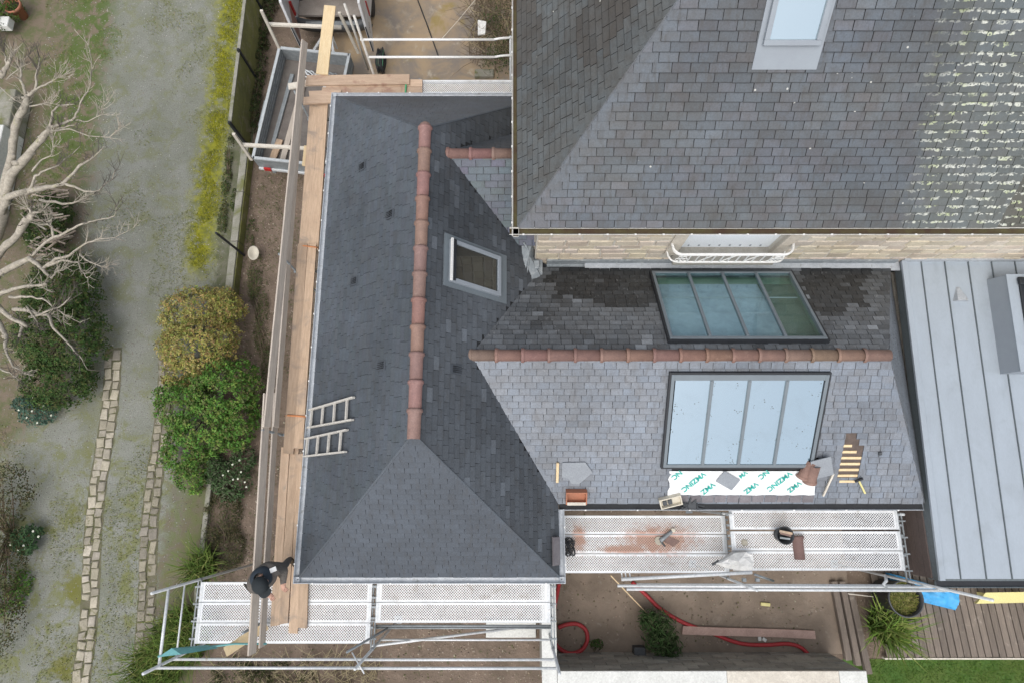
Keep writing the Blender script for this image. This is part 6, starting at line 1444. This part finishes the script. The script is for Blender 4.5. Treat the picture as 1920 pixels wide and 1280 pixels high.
for i, (px, py) in enumerate(((1424, 1196), (1433, 1198))): MB().box(P(px, py, .03), (.07, .09, .05), Matrix.Rotation(i, 3, 'Z')).build('rubble_piece', 'wall_white', label=('left of two white rubble pieces by the yard planks', 'right of two white rubble pieces by the yard planks')[i], cat='rubble', group='white rubble pieces', bevel=.012)
# ================================================================ REAR YARD
c = P(717, 126, .0); s = MB()
for i in range(14): s.tube([c + V((.20 * math.cos(i * .5) * .4 + .02 * math.sin(t * 3), (.30 + .02 * (i % 3)) * math.sin(t), .18 + (.17) * math.cos(t) + .01 * i)) for t in [k * .4 for k in range(17)]], .011, 5)
hb_ = s.build('hose_bundle', 'plastic_black', smooth=True, label='upright bundle of black hose in the rear yard', cat='hose')
s = MB()
for i in range(4): s.tube([c + V((.05 * i - .06, (.31) * math.sin(t), .20 + .19 * math.cos(t) + .02)) for t in [k * .3 - .9 for k in range(8)]], .012, 5)
s.build('green_hose', 'cable_green', hb_, True)
MB().tube([P(783, 0, .03), P(800, 45, .03), P(822, 106, .03)], .014, 6).build('rod', 'frame_black', label='thin dark rod lying across the rear yard', cat='rod')
MB().tube([P(826, 76, .02), P(858, 40, .4), P(893, -2, .9)], .008, 5).build('wire', 'wood_white', label='thin pale wire leading up into the brushwood', cat='wire')
MB().box(P(908, 139, .06), (.5, .22, .12)).build('stone_step', 'concrete', label='mossy stone block at the foot of the brushwood', cat='stone', bevel=.02)

# ================================================================ WORKER
wc = V((-3.95, -1.27, 2.645))
fdir = V((.55, -.83, 0)).normalized(); sdir = V((-fdir.y, fdir.x, 0)) * -1               # facing, and his right-hand side
def W(f, s, z): return wc + fdir * f + sdir * s + V((.14 * max(0, z - .5), 0, z))
joints = {'pel': (W(0, 0, .95), .175), 'sp1': (W(.02, 0, 1.12), .18), 'sp2': (W(.03, 0, 1.28), .20), 'che': (W(.05, 0, 1.40), .175), 'nek': (W(.07, 0, 1.50), .062), 'hd0': (W(.10, 0, 1.58), .078), 'hd1': (W(.12, 0, 1.67), .098), 'hd2': (W(.115, 0, 1.745), .075),
          'face': (W(.175, 0, 1.645), .055), 'nose': (W(.225, 0, 1.645), .016),
          'shR': (W(.04, .20, 1.39), .105), 'elR': (W(.09, .27, 1.13), .078), 'wrR': (W(.25, .16, 1.05), .052), 'paR': (W(.32, .13, 1.03), .034),
          'shL': (W(.04, -.20, 1.39), .105), 'elL': (W(.09, -.27, 1.14), .078), 'wrL': (W(.25, -.15, 1.07), .052), 'paL': (W(.32, -.11, 1.05), .034),
          'hiR': (W(-.01, .09, .90), .105), 'knR': (W(.08, .12, .50), .072), 'anR': (W(-.02, .13, .09), .05), 'toR': (W(.16, .15, .045), .042),
          'hiL': (W(-.01, -.09, .90), .105), 'knL': (W(.05, -.12, .50), .072), 'anL': (W(-.05, -.13, .09), .05), 'toL': (W(.13, -.15, .045), .042)}
edges = [('pel', 'sp1'), ('sp1', 'sp2'), ('sp2', 'che'), ('che', 'nek'), ('nek', 'hd0'), ('hd0', 'hd1'), ('hd1', 'hd2'), ('hd0', 'face'), ('face', 'nose'), ('che', 'shR'), ('shR', 'elR'), ('elR', 'wrR'), ('wrR', 'paR'), ('che', 'shL'), ('shL', 'elL'), ('elL', 'wrL'), ('wrL', 'paL'), ('pel', 'hiR'), ('hiR', 'knR'), ('knR', 'anR'), ('anR', 'toR'), ('pel', 'hiL'), ('hiL', 'knL'), ('knL', 'anL'), ('anL', 'toL')]
for h, s in (('R', 1), ('L', -1)):
    base = joints['pa' + h][0]
    for i in range(4):
        o1 = base + fdir * (.045) + sdir * ((i - 1.5) * .019) - V((0, 0, .005)); o2 = o1 + fdir * (.030 + .006 * (1.5 - abs(i - 1.5))) - V((0, 0, .018)); o3 = o2 + fdir * .010 - V((0, 0, .028))
        for k_, p in enumerate((o1, o2, o3)): joints['f%s%d%d' % (h, i, k_)] = (p, .0095 - .001 * k_)
        edges += [('pa' + h, 'f%s%d0' % (h, i)), ('f%s%d0' % (h, i), 'f%s%d1' % (h, i)), ('f%s%d1' % (h, i), 'f%s%d2' % (h, i))]
    t1 = base - sdir * s * .035 + fdir * .015; t2 = t1 + fdir * .035 - V((0, 0, .015)) - sdir * s * .004
    joints['t%s0' % h] = (t1, .011); joints['t%s1' % h] = (t2, .0095); edges += [('pa' + h, 't%s0' % h), ('t%s0' % h, 't%s1' % h)]
names = list(joints); idx = {n: i for i, n in enumerate(names)}
me = bpy.data.meshes.new('person'); me.from_pydata([tuple(joints[n][0] - wc) for n in names], [(idx[a], idx[b]) for a, b in edges], [])
person = bpy.data.objects.new('person', me); COL.objects.link(person); person.location = wc
tag(person, 'worker in dark jacket and black cap standing on the planks, hands at work', 'person')
sm_ = person.modifiers.new('skin', 'SKIN'); sm_.use_smooth_shade = True
for n in names:
    sv = me.skin_vertices[0].data[idx[n]]; sv.radius = (joints[n][1], joints[n][1]); sv.use_root = (n == 'pel')
person.modifiers.new('sub', 'SUBSURF').levels = 2; person.modifiers['sub'].render_levels = 2
m, nt, bs, out = newmat('body'); tc = nd(nt, 'ShaderNodeTexCoord'); sp = nd(nt, 'ShaderNodeSeparateXYZ'); nt.links.new(tc.outputs['Object'], sp.inputs[0])
col = mixc(nt, mathn(nt, 'GREATER_THAN', sp.outputs[2], .93), (.115, .108, .105), (.125, .112, .100))
col = mixc(nt, mathn(nt, 'LESS_THAN', sp.outputs[2], .12), col, (.09, .065, .04))
col = mixc(nt, mathn(nt, 'GREATER_THAN', sp.outputs[2], 1.51), col, (.52, .31, .235))
for h in 'RL':
    s_ = nd(nt, 'ShaderNodeVectorMath', operation='DISTANCE'); nt.links.new(tc.outputs['Object'], s_.inputs[0]); s_.inputs[1].default_value = joints['pa' + h][0] + fdir * .04 - wc
    col = mixc(nt, mathn(nt, 'LESS_THAN', s_.outputs['Value'], .10), col, (.52, .31, .235))
nt.links.new(col, bs.inputs['Base Color']); bs.inputs['Roughness'].default_value = .85
bumpn(nt, bs, noisen(nt, tc.outputs['Object'], 9, 5, .6, 1.5), 1.0, .05)
me.materials.append(m)
hc = W(.115, 0, 1.665); xf, yf = fdir, V((-fdir.y, fdir.x, 0)); Mh = Matrix((xf, yf, V((0, 0, 1)))).transposed()
cap = MB().lathe(hc, [(.118, .0), (.121, .035), (.112, .075), (.085, .108), (.045, .124), (0, .128)], 24, Mh @ Matrix.Diagonal((1.08, .98, 1))).build('cap', 'cloth_cap', person, True)
bv = []; 
for i in range(9):
    a = -1.05 + 2.1 * i / 8; bv += [hc + Mh @ V((.112 * math.cos(a), .112 * math.sin(a), .012)), hc + Mh @ V((.10 + .10 * math.cos(a), .105 * math.sin(a), -.006))]
MB().add(bv, [(i * 2, i * 2 + 1, i * 2 + 3, i * 2 + 2) for i in range(8)]).build('cap_brim', 'cloth_cap', cap)
hdv = MB().lathe(W(.02, 0, 1.46), [(.075, .10), (.12, .085), (.155, .03), (.16, -.03), (.13, -.05)], 20, Mh @ Matrix.Diagonal((1.0, 1.1, 1)))
hdv.build('hood', 'cloth_navy', person, True)
for s in (-1, 1): MB().lathe(W(.115, s * .098, 1.64), [(0, .012), (.018, .01), (.026, 0)], 10, Matrix((V((0, 0, 1)), fdir, sdir * s)).transposed()).build('ear', 'skin', person)
for s in (-1, 1): MB().lathe(W(.222, s * .032, 1.665), [(0, .006), (.010, .004), (.013, 0)], 8, Matrix((V((0, 0, 1)), sdir, fdir)).transposed()).build('eye', 'frame_black', person)
MB().box(W(.02, -.21, 1.497), (.10, .07, .012), Matrix.Rotation(.4, 3, 'Z')).build('label_patch', 'paint_white', person, bevel=.004)
